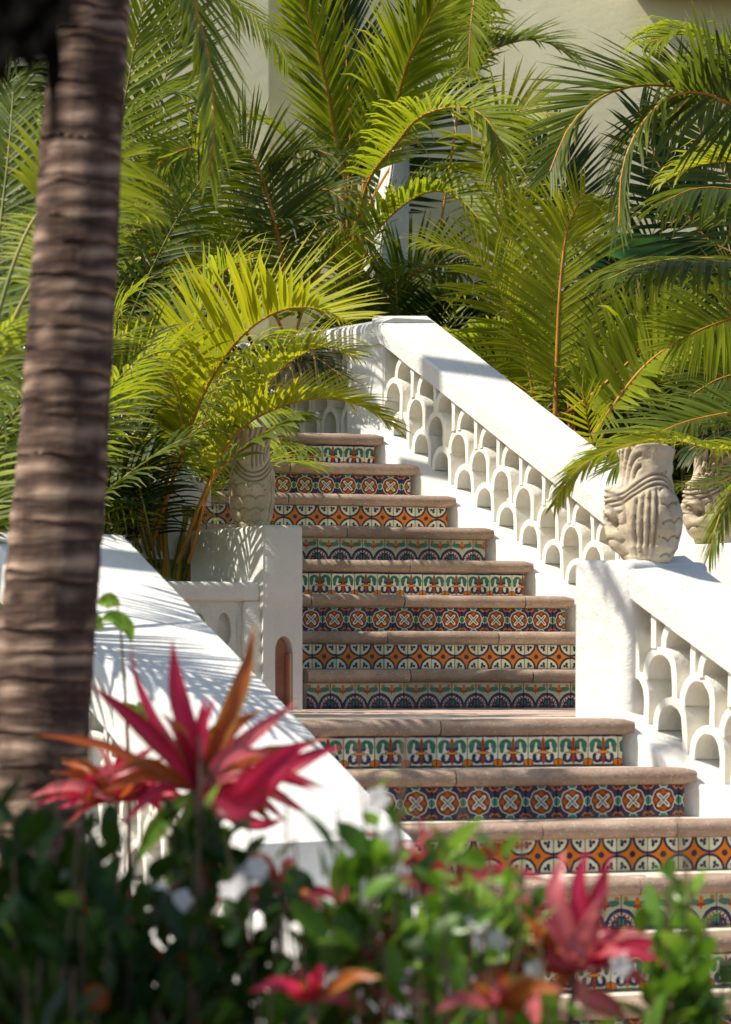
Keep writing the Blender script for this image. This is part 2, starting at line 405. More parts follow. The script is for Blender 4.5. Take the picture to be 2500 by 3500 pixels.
def barrel_mesh(a=.0935, b=.144, th=.029, depth=.27, leg=.030, n=16, seed=0, skew=0.):
    """a clay half-barrel lying on its side, seen end-on as an arch; origin at its apex (front)"""
    r_ = random.Random(seed); bm = bmesh.new(); rows = []
    ds = [0, .004, depth*.30, depth*.62, depth]
    prof_o, prof_i = [], []
    for i in range(n+1):
        ph = math.pi*i/n
        def q(A, B): 
            s_ = math.cos(ph); z_ = math.sin(ph)
            return (A*math.copysign(abs(s_)**.95, s_)*(1-.10*(1-z_)**2), B*z_**.84 - b)
        prof_o.append(q(a, b)); prof_i.append(q(a-th, b-th))
    prof_o = [(a*.90, -b-leg-skew)] + prof_o + [(-a*.88, -b-leg)]
    prof_i = [((a-th)*.90, -b-leg-skew)] + prof_i + [((-a+th)*.88, -b-leg)]
    if skew:                                  # uphill foot stops on the crown of the barrel below
        prof_o = [(x, max(z, -b+skew-.022) if x < 0 else z) for x, z in prof_o]
        prof_i = [(x, max(z, -b+skew-.022) if x < 0 else z) for x, z in prof_i]
    for k, dd in enumerate(ds):
        tp = 1.0 if dd < depth*.3 else .985
        j = [(r_.uniform(-1, 1)*.0016) for _ in prof_o]; e_ = .0015 if k == 0 else 0
        ro = [bm.verts.new(((x*tp)*(1-e_/a)+jj, dd, z*1.0-e_+jj)) for (x, z), jj in zip(prof_o, j)]
        ri = [bm.verts.new(((x*tp)*(1+e_/a)+jj, dd, z+jj-(0 if k < 2 else .002))) for (x, z), jj in zip(prof_i, j)]
        rows.append((ro, ri))
    L = len(prof_o)
    for k in range(len(ds)-1):
        for i in range(L-1):
            bm.faces.new((rows[k][0][i], rows[k][0][i+1], rows[k+1][0][i+1], rows[k+1][0][i]))
            bm.faces.new((rows[k][1][i+1], rows[k][1][i], rows[k+1][1][i], rows[k+1][1][i+1]))
    for kk in (0, -1):
        for i in range(L-1):
            bm.faces.new((rows[kk][0][i], rows[kk][0][i+1], rows[kk][1][i+1], rows[kk][1][i]))
    for k in range(len(ds)-1):
        for i in (0, L-1):
            bm.faces.new((rows[k][0][i], rows[k+1][0][i], rows[k+1][1][i], rows[k][1][i]))
    me = bmesh_out(bm, 'barrel_tile', True, 35); me.materials.append(M['barrel']); return me
BARREL = [barrel_mesh(seed=i, skew=.046) for i in range(4)]; BARREL_FLAT = [barrel_mesh(seed=i+9) for i in range(3)]
DAB = None
def place_barrels(fr, parent, rows, s0, s1, t=.0, pitch=.183, flip=1):
    kinds = BARREL if abs(fr.k) > .1 else BARREL_FLAT
    ang = math.atan2(fr.d.y, fr.d.x)
    for (hs, off) in rows:
        s_ = s0+off
        while s_ < s1:
            o = link('barrel_tile', rnd.choice(kinds), parent)
            pos = fr.p(s_+rnd.uniform(-.004, .004), t+rnd.uniform(-.004, .006), hs+rnd.uniform(-.004, .004))
            o.location = pos - Vector(parent.location); 
            o.rotation_euler = (0, R(rnd.uniform(-2, 2)), ang)
            if flip < 0: o.scale = (1, -1, 1)
            # a dab of mortar where barrels touch
            s_ += pitch
def mortar_dabs(fr, parent, rows, s0, s1, t, pitch=.183):
    bm = bmesh.new()
    for hs, off in rows:
        s_ = s0+off
        while s_ < s1:
            for k in range(2):
                c_ = fr.p(s_+rnd.uniform(-.012, .012), t+rnd.uniform(.006, .02), hs+rnd.uniform(-.006, .006))
                mt = Matrix.Translation(c_) @ Matrix.Rotation(rnd.random()*6, 4, 'Z') @ Matrix.Diagonal((rnd.uniform(.7, 1.5), rnd.uniform(.7, 1.5), rnd.uniform(.6, 1.2), 1))
                bmesh.ops.create_icosphere(bm, subdivisions=1, radius=rnd.uniform(.005, .009), matrix=mt)
            s_ += pitch
    for v in bm.verts: v.co = rough(v.co, .005, 60)
    return bmesh_out(bm, 'mortar_dabs', True, 80)

def partw(name, me, parent, mat, **kw):
    o = link(name, me, parent, mat, **kw)
    # parts are written in world coordinates
    p_ = parent; off = Vector((0, 0, 0))
    while p_ is not None: off += Vector(p_.location); p_ = p_.parent
    o.location = -off
    return o

# ------------------------------------------------------------------ directions and stair geometry
TH = R(18); U = Vector((math.cos(TH), math.sin(TH), 0)); V = Vector((-math.sin(TH), math.cos(TH), 0))
SD = Vector((.572, -.820, 0)).normalized()          # down the strings
SC = Vector((.820, .572, 0)).normalized()           # across, away to the right
def line_pt(Dref, pxref, px):
    """point of a riser line (through pxref at depth Dref, direction U) at photo column px"""
    X0 = (pxref-1250)*Dref/F; k = (px-1250)/F
    a = (k*Dref - X0)/(U.x - k*U.y)
    return Vector((X0+U.x*a, Dref+U.y*a, 0))
NOSE_H = .058; NOSE_OUT = .034; TP = .1144; TS = .1112

def tile_mesh(x0, x1, mat):
    h, th, b_ = TS, .010, .0022
    f = [(x0, h*0+0, 0)]
    o = [(x0, 0), (x1, 0), (x1, h), (x0, h)]; i_ = [(x0+b_, b_), (x1-b_, b_), (x1-b_, h-b_), (x0+b_, h-b_)]
    v = [(x, 0, z) for x, z in o]+[(x, -th+.002, z) for x, z in o]+[(x, -th, z) for x, z in i_]
    fs = [(0, 1, 5, 4), (1, 2, 6, 5), (2, 3, 7, 6), (3, 0, 4, 7), (4, 5, 9, 8), (5, 6, 10, 9), (6, 7, 11, 10), (7, 4, 8, 11), (8, 9, 10, 11)]
    me = mesh('tile', v, fs); me.materials.append(mat); return me
TILE = {k: tile_mesh(-TS/2, TS/2, M[k]) for k in ('tile_scroll', 'tile_cross', 'tile_star', 'tile_arch')}

def nose_mesh(L, cap_l=False, cap_r=False, seed=0):
    """bullnosed stone, length L along +x, front towards -y, top at z=0; origin at left end on the riser plane"""
    r = NOSE_H/2; prof = [(.12, 0), (.02, 0)]
    for k in range(9):
        a = math.pi/2+math.pi*k/8
        prof.append((-NOSE_OUT+r+r*math.cos(a)*1.0, -r+r*math.sin(a)))
    prof += [(.12, -NOSE_H)]
    bm = bmesh.new(); n = max(4, int(L/.04)); rows = []
    for i in range(n+1):
        x = L*i/n; sc = 1.0; zz = 0
        e = .004
        if cap_l: 
            dx = x/.03
            if dx < 1: sc = math.sqrt(max(0, 1-(1-dx)**2))*.35+.65
        if cap_r:
            dx = (L-x)/.03
            if dx < 1: sc = math.sqrt(max(0, 1-(1-dx)**2))*.35+.65
        row = []
        for (y, z) in prof:
            yy = y if y > .0 else y*sc; z2 = -r+(z+r)*(sc if y < .05 else 1)
            v = Vector((x, yy, z2)); nn = noise.noise_vector(Vector((x*14+seed*7.1, y*30, z*30)))
            ch = noise.noise(Vector((x*40+seed*3.3, y*40, z*40))); row.append(bm.verts.new(v+nn*.002+Vector((0, .006*max(0, ch-.35), 0))))
        rows.append(row)
    # rounded caps get extra rings
    m_ = len(prof)
    for i in range(n):
        for j in range(m_-1):
            bm.faces.new((rows[i][j], rows[i+1][j], rows[i+1][j+1], rows[i][j+1]))
    bm.faces.new(rows[0]); bm.faces.new(rows[-1])
    return bmesh_out(bm, 'nose_stone', True, 60)

def make_step(parent, n, Dref, pxref, ztop, rise, pl, pr_pt, pat, tile_px, run, sfx=''):
    """pl: left end point on line, pr_pt: right tile end point"""
    A = pl; B = pr_pt; Lw = (B-A).length; z0 = ztop-rise
    body = bmesh.new()
    back = V*(run+.25)
    vs = []
    for (P, zz) in ((A, z0-.02), (B, z0-.02), (B, ztop-.002), (A, ztop-.002)):
        vs.append(body.verts.new((P.x, P.y, zz)))
    vb = [body.verts.new((Vector(v.co)+back)) for v in vs]
    body.faces.new(vs[::-1]); body.faces.new(vb)
    for i in range(4): body.faces.new((vs[i], vs[(i+1) % 4], vb[(i+1) % 4], vb[i]))
    st = partw('step', bmesh_out(body, 'step'), parent, M['mortar'])
    rot = TH
    # tiles: boundary passes through the photo column tile_px
    P0 = line_pt(Dref, pxref, tile_px); a0 = (P0-A).dot(U)
    k = -int(a0/TP)-1
    while True:
        x0 = a0+k*TP; x1 = x0+TP
        if x0 > Lw-.012: break
        k += 1
        if x1 < .02: continue
        cx = (x0+x1)/2; lo = -TS/2; hi = TS/2
        if x0 < 0: lo = -cx
        if x1 > Lw: hi = Lw-cx-.002
        if hi-lo < .015: continue
        me = TILE[pat] if (lo == -TS/2 and hi == TS/2) else tile_mesh(lo, hi, M[pat])
        o = link('tile', me, st)
        P = A+U*cx - V*(.0005+rnd.uniform(0, .0015)); 
        o.location = Vector((P.x, P.y, z0+.002+rnd.uniform(-.0008, .0008))) - st.location - parent.location
        o.rotation_euler = (R(rnd.uniform(-.5, .5)), R(rnd.uniform(-.35, .35)), rot+R(rnd.uniform(-.5, .5)))
    # nose stones
    Le = Lw+.045; cuts = [0.]
    seg = rnd.uniform(.35, .8)
    while cuts[-1]+seg < Le-.25: cuts.append(cuts[-1]+seg); seg = rnd.uniform(.45, .8)
    cuts.append(Le)
    for i in range(len(cuts)-1):
        a, b_ = cuts[i]+(.0025 if i else 0), cuts[i+1]-.0025
        me = nose_mesh(b_-a, False, i == len(cuts)-2, seed=n*5+i); me.materials.append(M['cantera'])
        o = link('nose_stone', me, st); P = A+U*a
        o.location = Vector((P.x, P.y, ztop+rnd.uniform(-.002, .002))) - st.location - parent.location
        o.rotation_euler = (0, 0, rot)
    return st

# upper flight
up = thing('staircase', 'upper flight of eight stone steps with patterned tile risers between the white balustrades', 'staircase', (.4, 13.6, 0))
RU = .1744; UP_D0 = 13.6; UP_RUN = .32
pats = ['tile_arch', 'tile_star', 'tile_cross', 'tile_scroll']
bound = [1043.8, 1065.1, 1101.3, 1052.8, 1083.8, 967.8, 928.5, 954.7]
B_end = Vector((.27, 15.49, 0))
US = .3146
for n in range(8):
    Dref = UP_D0+UP_RUN*n
    # right end on the string line
    R_end = B_end + SD*(US*(6-n)); 
    X0 = (1500-1250)*Dref/F; a = (R_end-Vector((X0, Dref, 0))).dot(U)
    Rt = Vector((X0, Dref, 0))+U*(a-.045)
    Lf = Vector((X0, Dref, 0))+U*(-.62-.30*n if n < 7 else -1.9)
    make_step(up, n, Dref, 1500, RU*(n+1), RU, Lf, Rt, pats[n % 4], bound[n], UP_RUN)
# top landing behind the last step
LF_top = Vector((.35*0-1.6, 15.2, 0))
bm = bmesh.new()
q = [Vector((-1.9, 15.15, 0)), Vector((.12, 15.86, 0)), Vector((-1.0, 17.4, 0)), Vector((-2.9, 16.8, 0))]
vs = [bm.verts.new((p_.x, p_.y, RU*8-.004)) for p_ in q]; vb = [bm.verts.new((p_.x, p_.y, 1.0)) for p_ in q]
bm.faces.new(vs); bm.faces.new(vb[::-1])
for i in range(4): bm.faces.new((vs[i], vb[i], vb[(i+1) % 4], vs[(i+1) % 4]))
link('upper_landing', bmesh_out(bm, 'upper_landing'), None, M['paver'], kind='structure')

# lower flight
RL = .170; LO_RUN = .29; LS = .3007; LO_D0 = 10.72
lo = thing('staircase', 'lower flight of stone steps with patterned tile risers below the middle landing', 'staircase', (.4, 10.7, -.2))
I_end = Vector((.963, 10.86, 0)); SD2 = Vector((.66, -.75, 0)).normalized(); SC2 = Vector((.75, .66, 0)).normalized()
lb = [1384.7, 1473, 1889, 2120, 2310, 2400, 2450]
lp = ['tile_scroll', 'tile_cross', 'tile_star', 'tile_arch', 'tile_scroll', 'tile_cross', 'tile_star']
for n in range(7):
    Dref = LO_D0-LO_RUN*n
    R_end = I_end+SD2*(LS*n); X0 = 500*Dref/F
    a = (R_end-Vector((X0, Dref, 0))).dot(U)
    Rt = Vector((X0, Dref, 0))+U*(a-.045)
    Lf = Vector((X0, Dref, 0))+U*(-1.45+.20*n)
    make_step(lo, 20+n, Dref, 1750, -RL*n, RL, Lf, Rt, lp[n], lb[n], LO_RUN)

# middle landing pavers
bm = bmesh.new()
land = link('middle_landing', None, None)
land['kind'] = 'structure'
y0 = LO_D0; depth_total = 13.6-.325*.17 - 10.72
f0 = Fr((500*LO_D0/F, LO_D0, 0), (U.x, U.y))
rows_n = 6; dlen = 2.72
for i in range(rows_n):
    t0 = .12+(dlen)*i/rows_n; t1 = .12+(dlen)*(i+1)/rows_n-.006
    x = -2.0+(i % 2)*.22
    while x < 1.9:
        me = fbox(f0, x, x+.44-.006, t0, t1, -.05, -.003+rnd.uniform(-.002, .002), 'paver', .003, 0)
        link('paver', me, land, M['paver']); x += .44
me = fbox(f0, -2.0, 1.95, .11, dlen+.14, -.4, -.012, 'bedding', 0, 0); o = link('bedding', me, land, M['mortar'])

# ------------------------------------------------------------------ balustrades
ROWS = [(.156, .05), (.313, 0.), (.470, .0915)]
# upper right
kU = -RU/US*1.0
OU = B_end + SC*.12 + Vector((0, 0, 1.182)); FU = Fr(OU, SD, kU, SC)
b1 = thing('balustrade', 'long white balustrade of stacked barrel tiles sloping down the right of the upper flight', 'balustrade', tuple(FU.p(.6, 0, 0)))
rail = [(-.022, .445), (-.024, .538), (-.012, .553), (.15, .566), (.332, .578), (.347, .562), (.347, .445)]
partw('rail', sweep(FU, rail, -.80+.25, 1.95, 'rail', 40), b1, M['stucco'])
partw('curb', sweep(FU, rprof(-.13, .34, -.55, 0, .012), -.50, 2.0, 'curb', 40), b1, M['stucco'])
place_barrels(FU, b1, ROWS, -.379, 1.9)
partw('mortar', mortar_dabs(FU, b1, [(.313, 0), (.156, .05)], -.379, 1.9, .0), b1, M['barrel'], kind='stuff')
FUf = Fr(B_end+SC*.12, SD, 0, SC)
# newel at the top: its top follows the rails
me = fbox(FUf, -.80, -.47, .0, .36, .9, 1.90, 'newel', .006, .003)
nw = partw('newel', me, b1, M['stucco_rough'])
me = fbox(FUf, -.81, -.478, -.008, .34, .9, 1.93, 'newel_face', .01, .002); partw('newel_facing', me, b1, M['stucco'])
cap = [(-.02, 1.86), (-.022, 1.955), (-.012, 1.975), (.06, 2.0), (.30, 2.006), (.335, 1.99), (.345, 1.97), (.345, 1.86)]
zc = FU.p(-.47, 0, 0).z
capme = sweep(FUf, [(a_, h_-1.86+zc+.445) for a_, h_ in cap], -.84, -.47, 'newel_cap', 6); partw('newel_cap', capme, b1, M['stucco'])
# level balustrade running back to the left from the newel
b2 = thing('balustrade', 'level white balustrade behind the palm fronds at the head of the stairs', 'balustrade', tuple(FUf.p(-1.6, 0, 1.4)))
ztop = zc+.445
partw('rail', sweep(FUf, [(a_, h_-1.86+ztop) for a_, h_ in cap], -3.6, -.845, 'rail', 30), b2, M['stucco'])
partw('curb', sweep(FUf, rprof(-.03, .34, .9, 1.445, .012), -3.6, -.81, 'curb', 20), b2, M['stucco'])
place_barrels(FUf, b2, [(1.46, .0), (1.603, .0915), (1.755, .0), (1.90, .0915)], -3.5, -.84, .035)
partw('panel', fbox(FUf, -3.6, -.81, .16, .2, 1.4, 1.9, 'panel', 0, .004), b2, M['stucco_rough'])
# newel at the foot of the upper right balustrade
zt = .745
FN = Fr((FU.p(1.95, 0, 0).x, FU.p(1.95, 0, 0).y, 0), SD, 0, SC)
b1n = thing('newel_post', 'sunlit white newel block under the farthest carved stone vase at the right edge', 'post', tuple(FN.p(.2, .1, 0)))
partw('block', fbox(FN, -.08, .55, -.06, .42, -.1, zt, 'block', .03, .003), b1n, M['stucco'])

# lower right balustrade
kL = -RL/LS
OL = I_end + SC2*.12 + Vector((0, 0, -.045)); FL = Fr(OL, SD2, kL, SC2)
b3 = thing('balustrade', 'white barrel tile balustrade at the right edge beside the lower flight', 'balustrade', tuple(FL.p(.3, 0, 0)))
partw('rail', sweep(FL, [(a_, h_-.03) for a_, h_ in rail], -.17, 2.6, 'rail', 40), b3, M['stucco'])
partw('curb', sweep(FL, rprof(-.13, .36, -.6, 0, .015), -.115, 2.6, 'curb', 40), b3, M['stucco'])
place_barrels(FL, b3, ROWS, -.17, 2.5)
FLf = Fr(I_end+SC2*.12, SD2, 0, SC2)
# pillar with softly rounded top
def soft_block(fr, s0, s1, t0, t1, h0, h1, r=.045, name='pillar', amp=.004, seg=5):
    bm = bmesh.new(); bmesh.ops.create_cube(bm, size=1)
    for v in bm.verts: v.co = Vector((s0+(s1-s0)*(v.co.x+.5), t0+(t1-t0)*(v.co.y+.5), h0+(h1-h0)*(v.co.z+.5)))
    bmesh.ops.bevel(bm, geom=bm.edges[:], offset=r, segments=seg, profile=.5, affect='EDGES')
    bmesh.ops.subdivide_edges(bm, edges=[e for e in bm.edges if e.calc_length() > .15], cuts=8, use_grid_fill=True)
    for v in bm.verts: v.co = rough(fr.p(v.co.x, v.co.y, v.co.z), amp, 6)
    return bmesh_out(bm, name, True, 60)
zr = FL.p(-.2, 0, .53).z
p3 = partw('pillar', soft_block(FLf, -.40, -.105, -.03, .40, -.6, .575, .03), b3, M['stucco'])

# lower left balustrade: its broad sunlit coping runs from upper left to lower middle
Pa = at(447, 1849, 11.0); Pb = at(1240, 2680, 9.4)
dv = (Pb-Pa); hl = Vector((dv.x, dv.y, 0)).length
FLL = Fr(Pa, (dv.x, dv.y), dv.z/hl, c=(-abs(dv.y), -dv.x)) # c points to the left, towards the camera
b4 = thing('balustrade', 'white balustrade with a broad sunlit coping striped by frond shadows, behind the red leaves', 'balustrade', tuple(FLL.p(.8, .2, -.5)))
rl = [(.0, -.10), (0, -.02), (.012, .0), (.25, .004), (.53, .0), (.56, -.03), (.57, -.15), (.53, -.16)]
partw('rail', sweep(FLL, rl, -.05, hl+.34, 'rail', 40), b4, M['stucco'])
partw('rail_end', sweep(Fr(Pa, (dv.x, dv.y), 0, c=(-abs(dv.y), -dv.x)), rl, -.75, -.052, 'rail_end', 10), b4, M['stucco'])
partw('curb', sweep(FLL, rprof(.0, .545, -1.5, -.60, .015), -.05, hl+.34, 'curb', 30), b4, M['stucco'])
partw('side_wall', sweep(FLL, rprof(.006, .16, -.62, -.10, .004), -.05, hl+.335, 'side_wall', 30), b4, M['stucco'])
for sgn in (1,):
    ang = math.atan2(FLL.d.y, FLL.d.x)
    for hs, off in ((-.44, .05), (-.283, 0), (-.126, .0915)):
        s_ = .1+off
        while s_ < hl+.3:
            o = link('barrel_tile', rnd.choice(BARREL), b4); pos = FLL.p(s_, .52, hs)
            o.location = pos-Vector(b4.location); o.rotation_euler = (0, 0, ang)
            s_ += .183
partw('newel', soft_block(Fr((Pa.x, Pa.y, 0), (dv.x, dv.y), 0, c=(-abs(dv.y), -dv.x)), -.40, -.06, .02, .40, -1.0, Pa.z-.12, .02, 'newel'), b4, M['stucco'])
Pe = FLL.p(hl+.34, 0, 0); FE = Fr((Pe.x, Pe.y, 0), (dv.x, dv.y), 0, c=(-abs(dv.y), -dv.x))
partw('end_pier', sweep(FLL, rprof(.004, .545, -.62, -.10, .004), hl+.13, hl+.333, 'end_pier', 8), b4, M['stucco'])
partw('foot_newel', soft_block(FE, .01, .50, -.04, .56, -1.6, -.52, .03, 'foot_newel'), b4, M['stucco'])
# left pillar of the upper flight with its niche, and the low wall beside it
Pc = at(900, 2420, 13.2); Pc.z = 0
Pr = line_pt(13.34, 1037, 1037); 
pil = thing('pillar', 'thick white garden pillar with an arched niche under the left carved vase', 'pillar', (Pc.x, Pc.y, 0))
FP = Fr((Pc.x, Pc.y, 0), (U.x, U.y), 0, (-.55, .84))
wd = .137/ .137 * (137*13.25/F)/.98
ztp = .805
# front is a frame around the niche
nz0, nz1, nx0, nx1 = .03, .335, .055, .135
bmN = bmesh.new()
def niche_front(wd, zt):
    """front slab with an arched notch from the floor up"""
    bm = bmesh.new(); k = 12; cxn = (nx0+nx1)/2; rr = (nx1-nx0)/2
    xs_ = [cxn-rr*math.cos(math.pi*i/k) for i in range(k+1)]
    zs_ = [.235+rr*2.1*math.sin(math.pi*i/k)**.75 for i in range(k+1)]
    cols = [(0, -.15, -.15)]+[(nx0, -.15, zs_[0])]
    def quad(pts): bm.faces.new([bm.verts.new(p_) for p_ in pts])
    for (xa, xb) in ((0, nx0), (nx1, wd)): quad([(xa, 0, -.15), (xb, 0, -.15), (xb, 0, zt), (xa, 0, zt)])
    for i in range(k):
        quad([(xs_[i], 0, zs_[i]), (xs_[i+1], 0, zs_[i+1]), (xs_[i+1], 0, zt), (xs_[i], 0, zt)])
        quad([(xs_[i], 0, zs_[i]), (xs_[i], .14, zs_[i]), (xs_[i+1], .14, zs_[i+1]), (xs_[i+1], 0, zs_[i+1])])
    quad([(nx0, 0, -.15), (nx0, .14, -.15), (nx0, .14, zs_[0]), (nx0, 0, zs_[0])]); quad([(nx1, 0, -.15), (nx1, 0, zs_[0]), (nx1, .14, zs_[0]), (nx1, .14, -.15)])
    quad([(wd, 0, -.15), (wd, .14, -.15), (wd, .14, zt), (wd, 0, zt)]); quad([(0, 0, -.15), (0, 0, zt), (0, .14, zt), (0, .14, -.15)])
    bmesh.ops.remove_doubles(bm, verts=bm.verts, dist=.0002)
    for v in bm.verts: v.co = rough(FP.O+FP.d*v.co.x+V*v.co.y+Vector((0, 0, v.co.z)), .0015)
    return bmesh_out(bm, 'niche_front', False)
partw('niche_front', niche_front(wd, ztp-.06), pil, M['stucco'])
# niche lining and floor
FPn = Fr((Pc.x, Pc.y, 0), (U.x, U.y), 0, (V.x, V.y))
partw('niche_back', fbox(FPn, nx0-.02, nx1+.02, .10, .13, -.05, .4, 'niche_back', 0, .002), pil, M['niche'])
partw('niche_lining', fbox(FPn, nx1-.012, nx1-.002, .004, .12, -.02, .245, 'niche_lining', .002, .0015), pil, M['niche'])
partw('core', fbox(FPn, .0, wd, .142, .5, -.2, ztp-.05, 'core', .01, .003), pil, M['stucco'])
# cap block spanning both faces, rounded
def quad_block(pts, z0, z1, r, name, amp=.003):
    bm = bmesh.new(); a = [bm.verts.new((p_.x, p_.y, z0)) for p_ in pts]; b_ = [bm.verts.new((p_.x, p_.y, z1)) for p_ in pts]
    bm.faces.new(a[::-1]); bm.faces.new(b_); n = len(pts)
    for i in range(n): bm.faces.new((a[i], a[(i+1) % n], b_[(i+1) % n], b_[i]))
    bmesh.ops.recalc_face_normals(bm, faces=bm.faces)
    if r: bmesh.ops.bevel(bm, geom=bm.edges[:], offset=r, segments=4, profile=.5, affect='EDGES')
    for v in bm.verts: v.co = rough(v.co, amp, 7)
    return bmesh_out(bm, name, True, 50)
q0 = Vector((Pc.x, Pc.y, 0)); q1 = q0+U*wd; qL = at(652, 0, 13.75); qL.z = 0
q2 = q1+V*.5; q3 = qL+V*.35+U*.1
partw('block', quad_block([q0-V*.003+U*0, q1-V*.003+U*.002, q2+U*.002, q3, qL], .43, ztp, .02, 'block'), pil, M['stucco'])
# low wall to the left with two oval holes
lw = thing('garden_wall', 'low white garden wall with small oval openings beside the niche pillar', 'wall', (Pc.x-.3, Pc.y, 0))
WL = Vector((at(890, 0, 13.22).x, 13.22, 0)); WLf = Vector((-2.2, 12.7, 0)); wdv = (WL-WLf)
FW = Fr(WLf, (wdv.x, wdv.y)); wl = wdv.length
zw = .555
partw('coping', fbox(FW, 0, wl+.0, -.0, .22, .472, zw, 'coping', .018, .003), lw, M['stucco'])
def holed_panel():
    """plastered recess with oval holes: rectangle strips around the ovals"""
    bm = bmesh.new(); z0_, z1_ = -.3, .475; segs = []
    cs = [wl-.155-i*.115 for i in range(8)]; hw = .0575
    for c_ in cs:
        n_ = 24; ring_ = []; rect_ = []
        for i in range(n_):
            a = 2*math.pi*i/n_; ex, ez = .033*math.cos(a), .076*math.sin(a)
            ring_.append(bm.verts.new((c_+ex, .03, .345+ez)))
            m_ = max(abs(math.cos(a)), abs(math.sin(a))); rx = math.cos(a)/m_*hw; rz = math.sin(a)/m_
            zz = .345+rz*(z1_-.345 if rz > 0 else .345-z0_)
            rect_.append(bm.verts.new((c_+rx, .03, zz)))
        back_ = [bm.verts.new((v.co.x, .2, v.co.z)) for v in ring_]
        for i in range(n_):
            j = (i+1) % n_
            bm.faces.new((ring_[i], ring_[j], rect_[j], rect_[i])); bm.faces.new((ring_[j], ring_[i], back_[i], back_[j]))
    for (a_, b_) in ((wl-.155+hw, wl), (0, cs[-1]-hw)):
        vs_ = [bm.verts.new((x, .03, z)) for x, z in ((a_, z0_), (b_, z0_), (b_, z1_), (a_, z1_))]; bm.faces.new(vs_)
    for v in bm.verts: v.co = rough(FW.p(v.co.x, v.co.y, v.co.z), .003, 12)
    return bmesh_out(bm, 'panel', False)
partw('panel', holed_panel(), lw, M['stucco_rough'])
partw('backing', fbox(FW, 0, wl, .065, .2, -.3, .44, 'backing', 0, .008), lw, M['stucco_rough'])
partw('end_post', fbox(FW, wl-.075, wl+.01, .003, .2, -.3, .4725, 'end_post', .012, .003), lw, M['stucco'])

# left string of the upper flight: rail rising behind the vase
FX = Fr((at(905, 0, 13.4).x, 13.45, .77), (-SD.x, -SD.y), .554, (-SC.x, -SC.y))
b5 = thing('balustrade', 'white sloping handrail wall rising behind the left vase and the palm stems', 'balustrade', tuple(FX.p(.8, 0, 0)))
partw('rail', sweep(FX, [(0, -.1), (0, -.01), (.02, .0), (.28, .0), (.3, -.02), (.3, -.1)], .45, 2.1, 'rail', 24), b5, M['stucco'])
partw('curb', sweep(FX, rprof(-.05, .3, -1.3, -.52, .01), .45, 2.1, 'curb', 24), b5, M['stucco'])
ang = math.atan2(SD.y, SD.x)
for hs, off in ((-.42, .05), (-.26, 0), (-.10, .0915)):
    s_ = .7+off
    while s_ < 2.0:
        o = link('barrel_tile', rnd.choice(BARREL), b5); o.location = FX.p(s_, .27, hs)-Vector(b5.location); o.rotation_euler = (0, 0, ang); s_ += .183

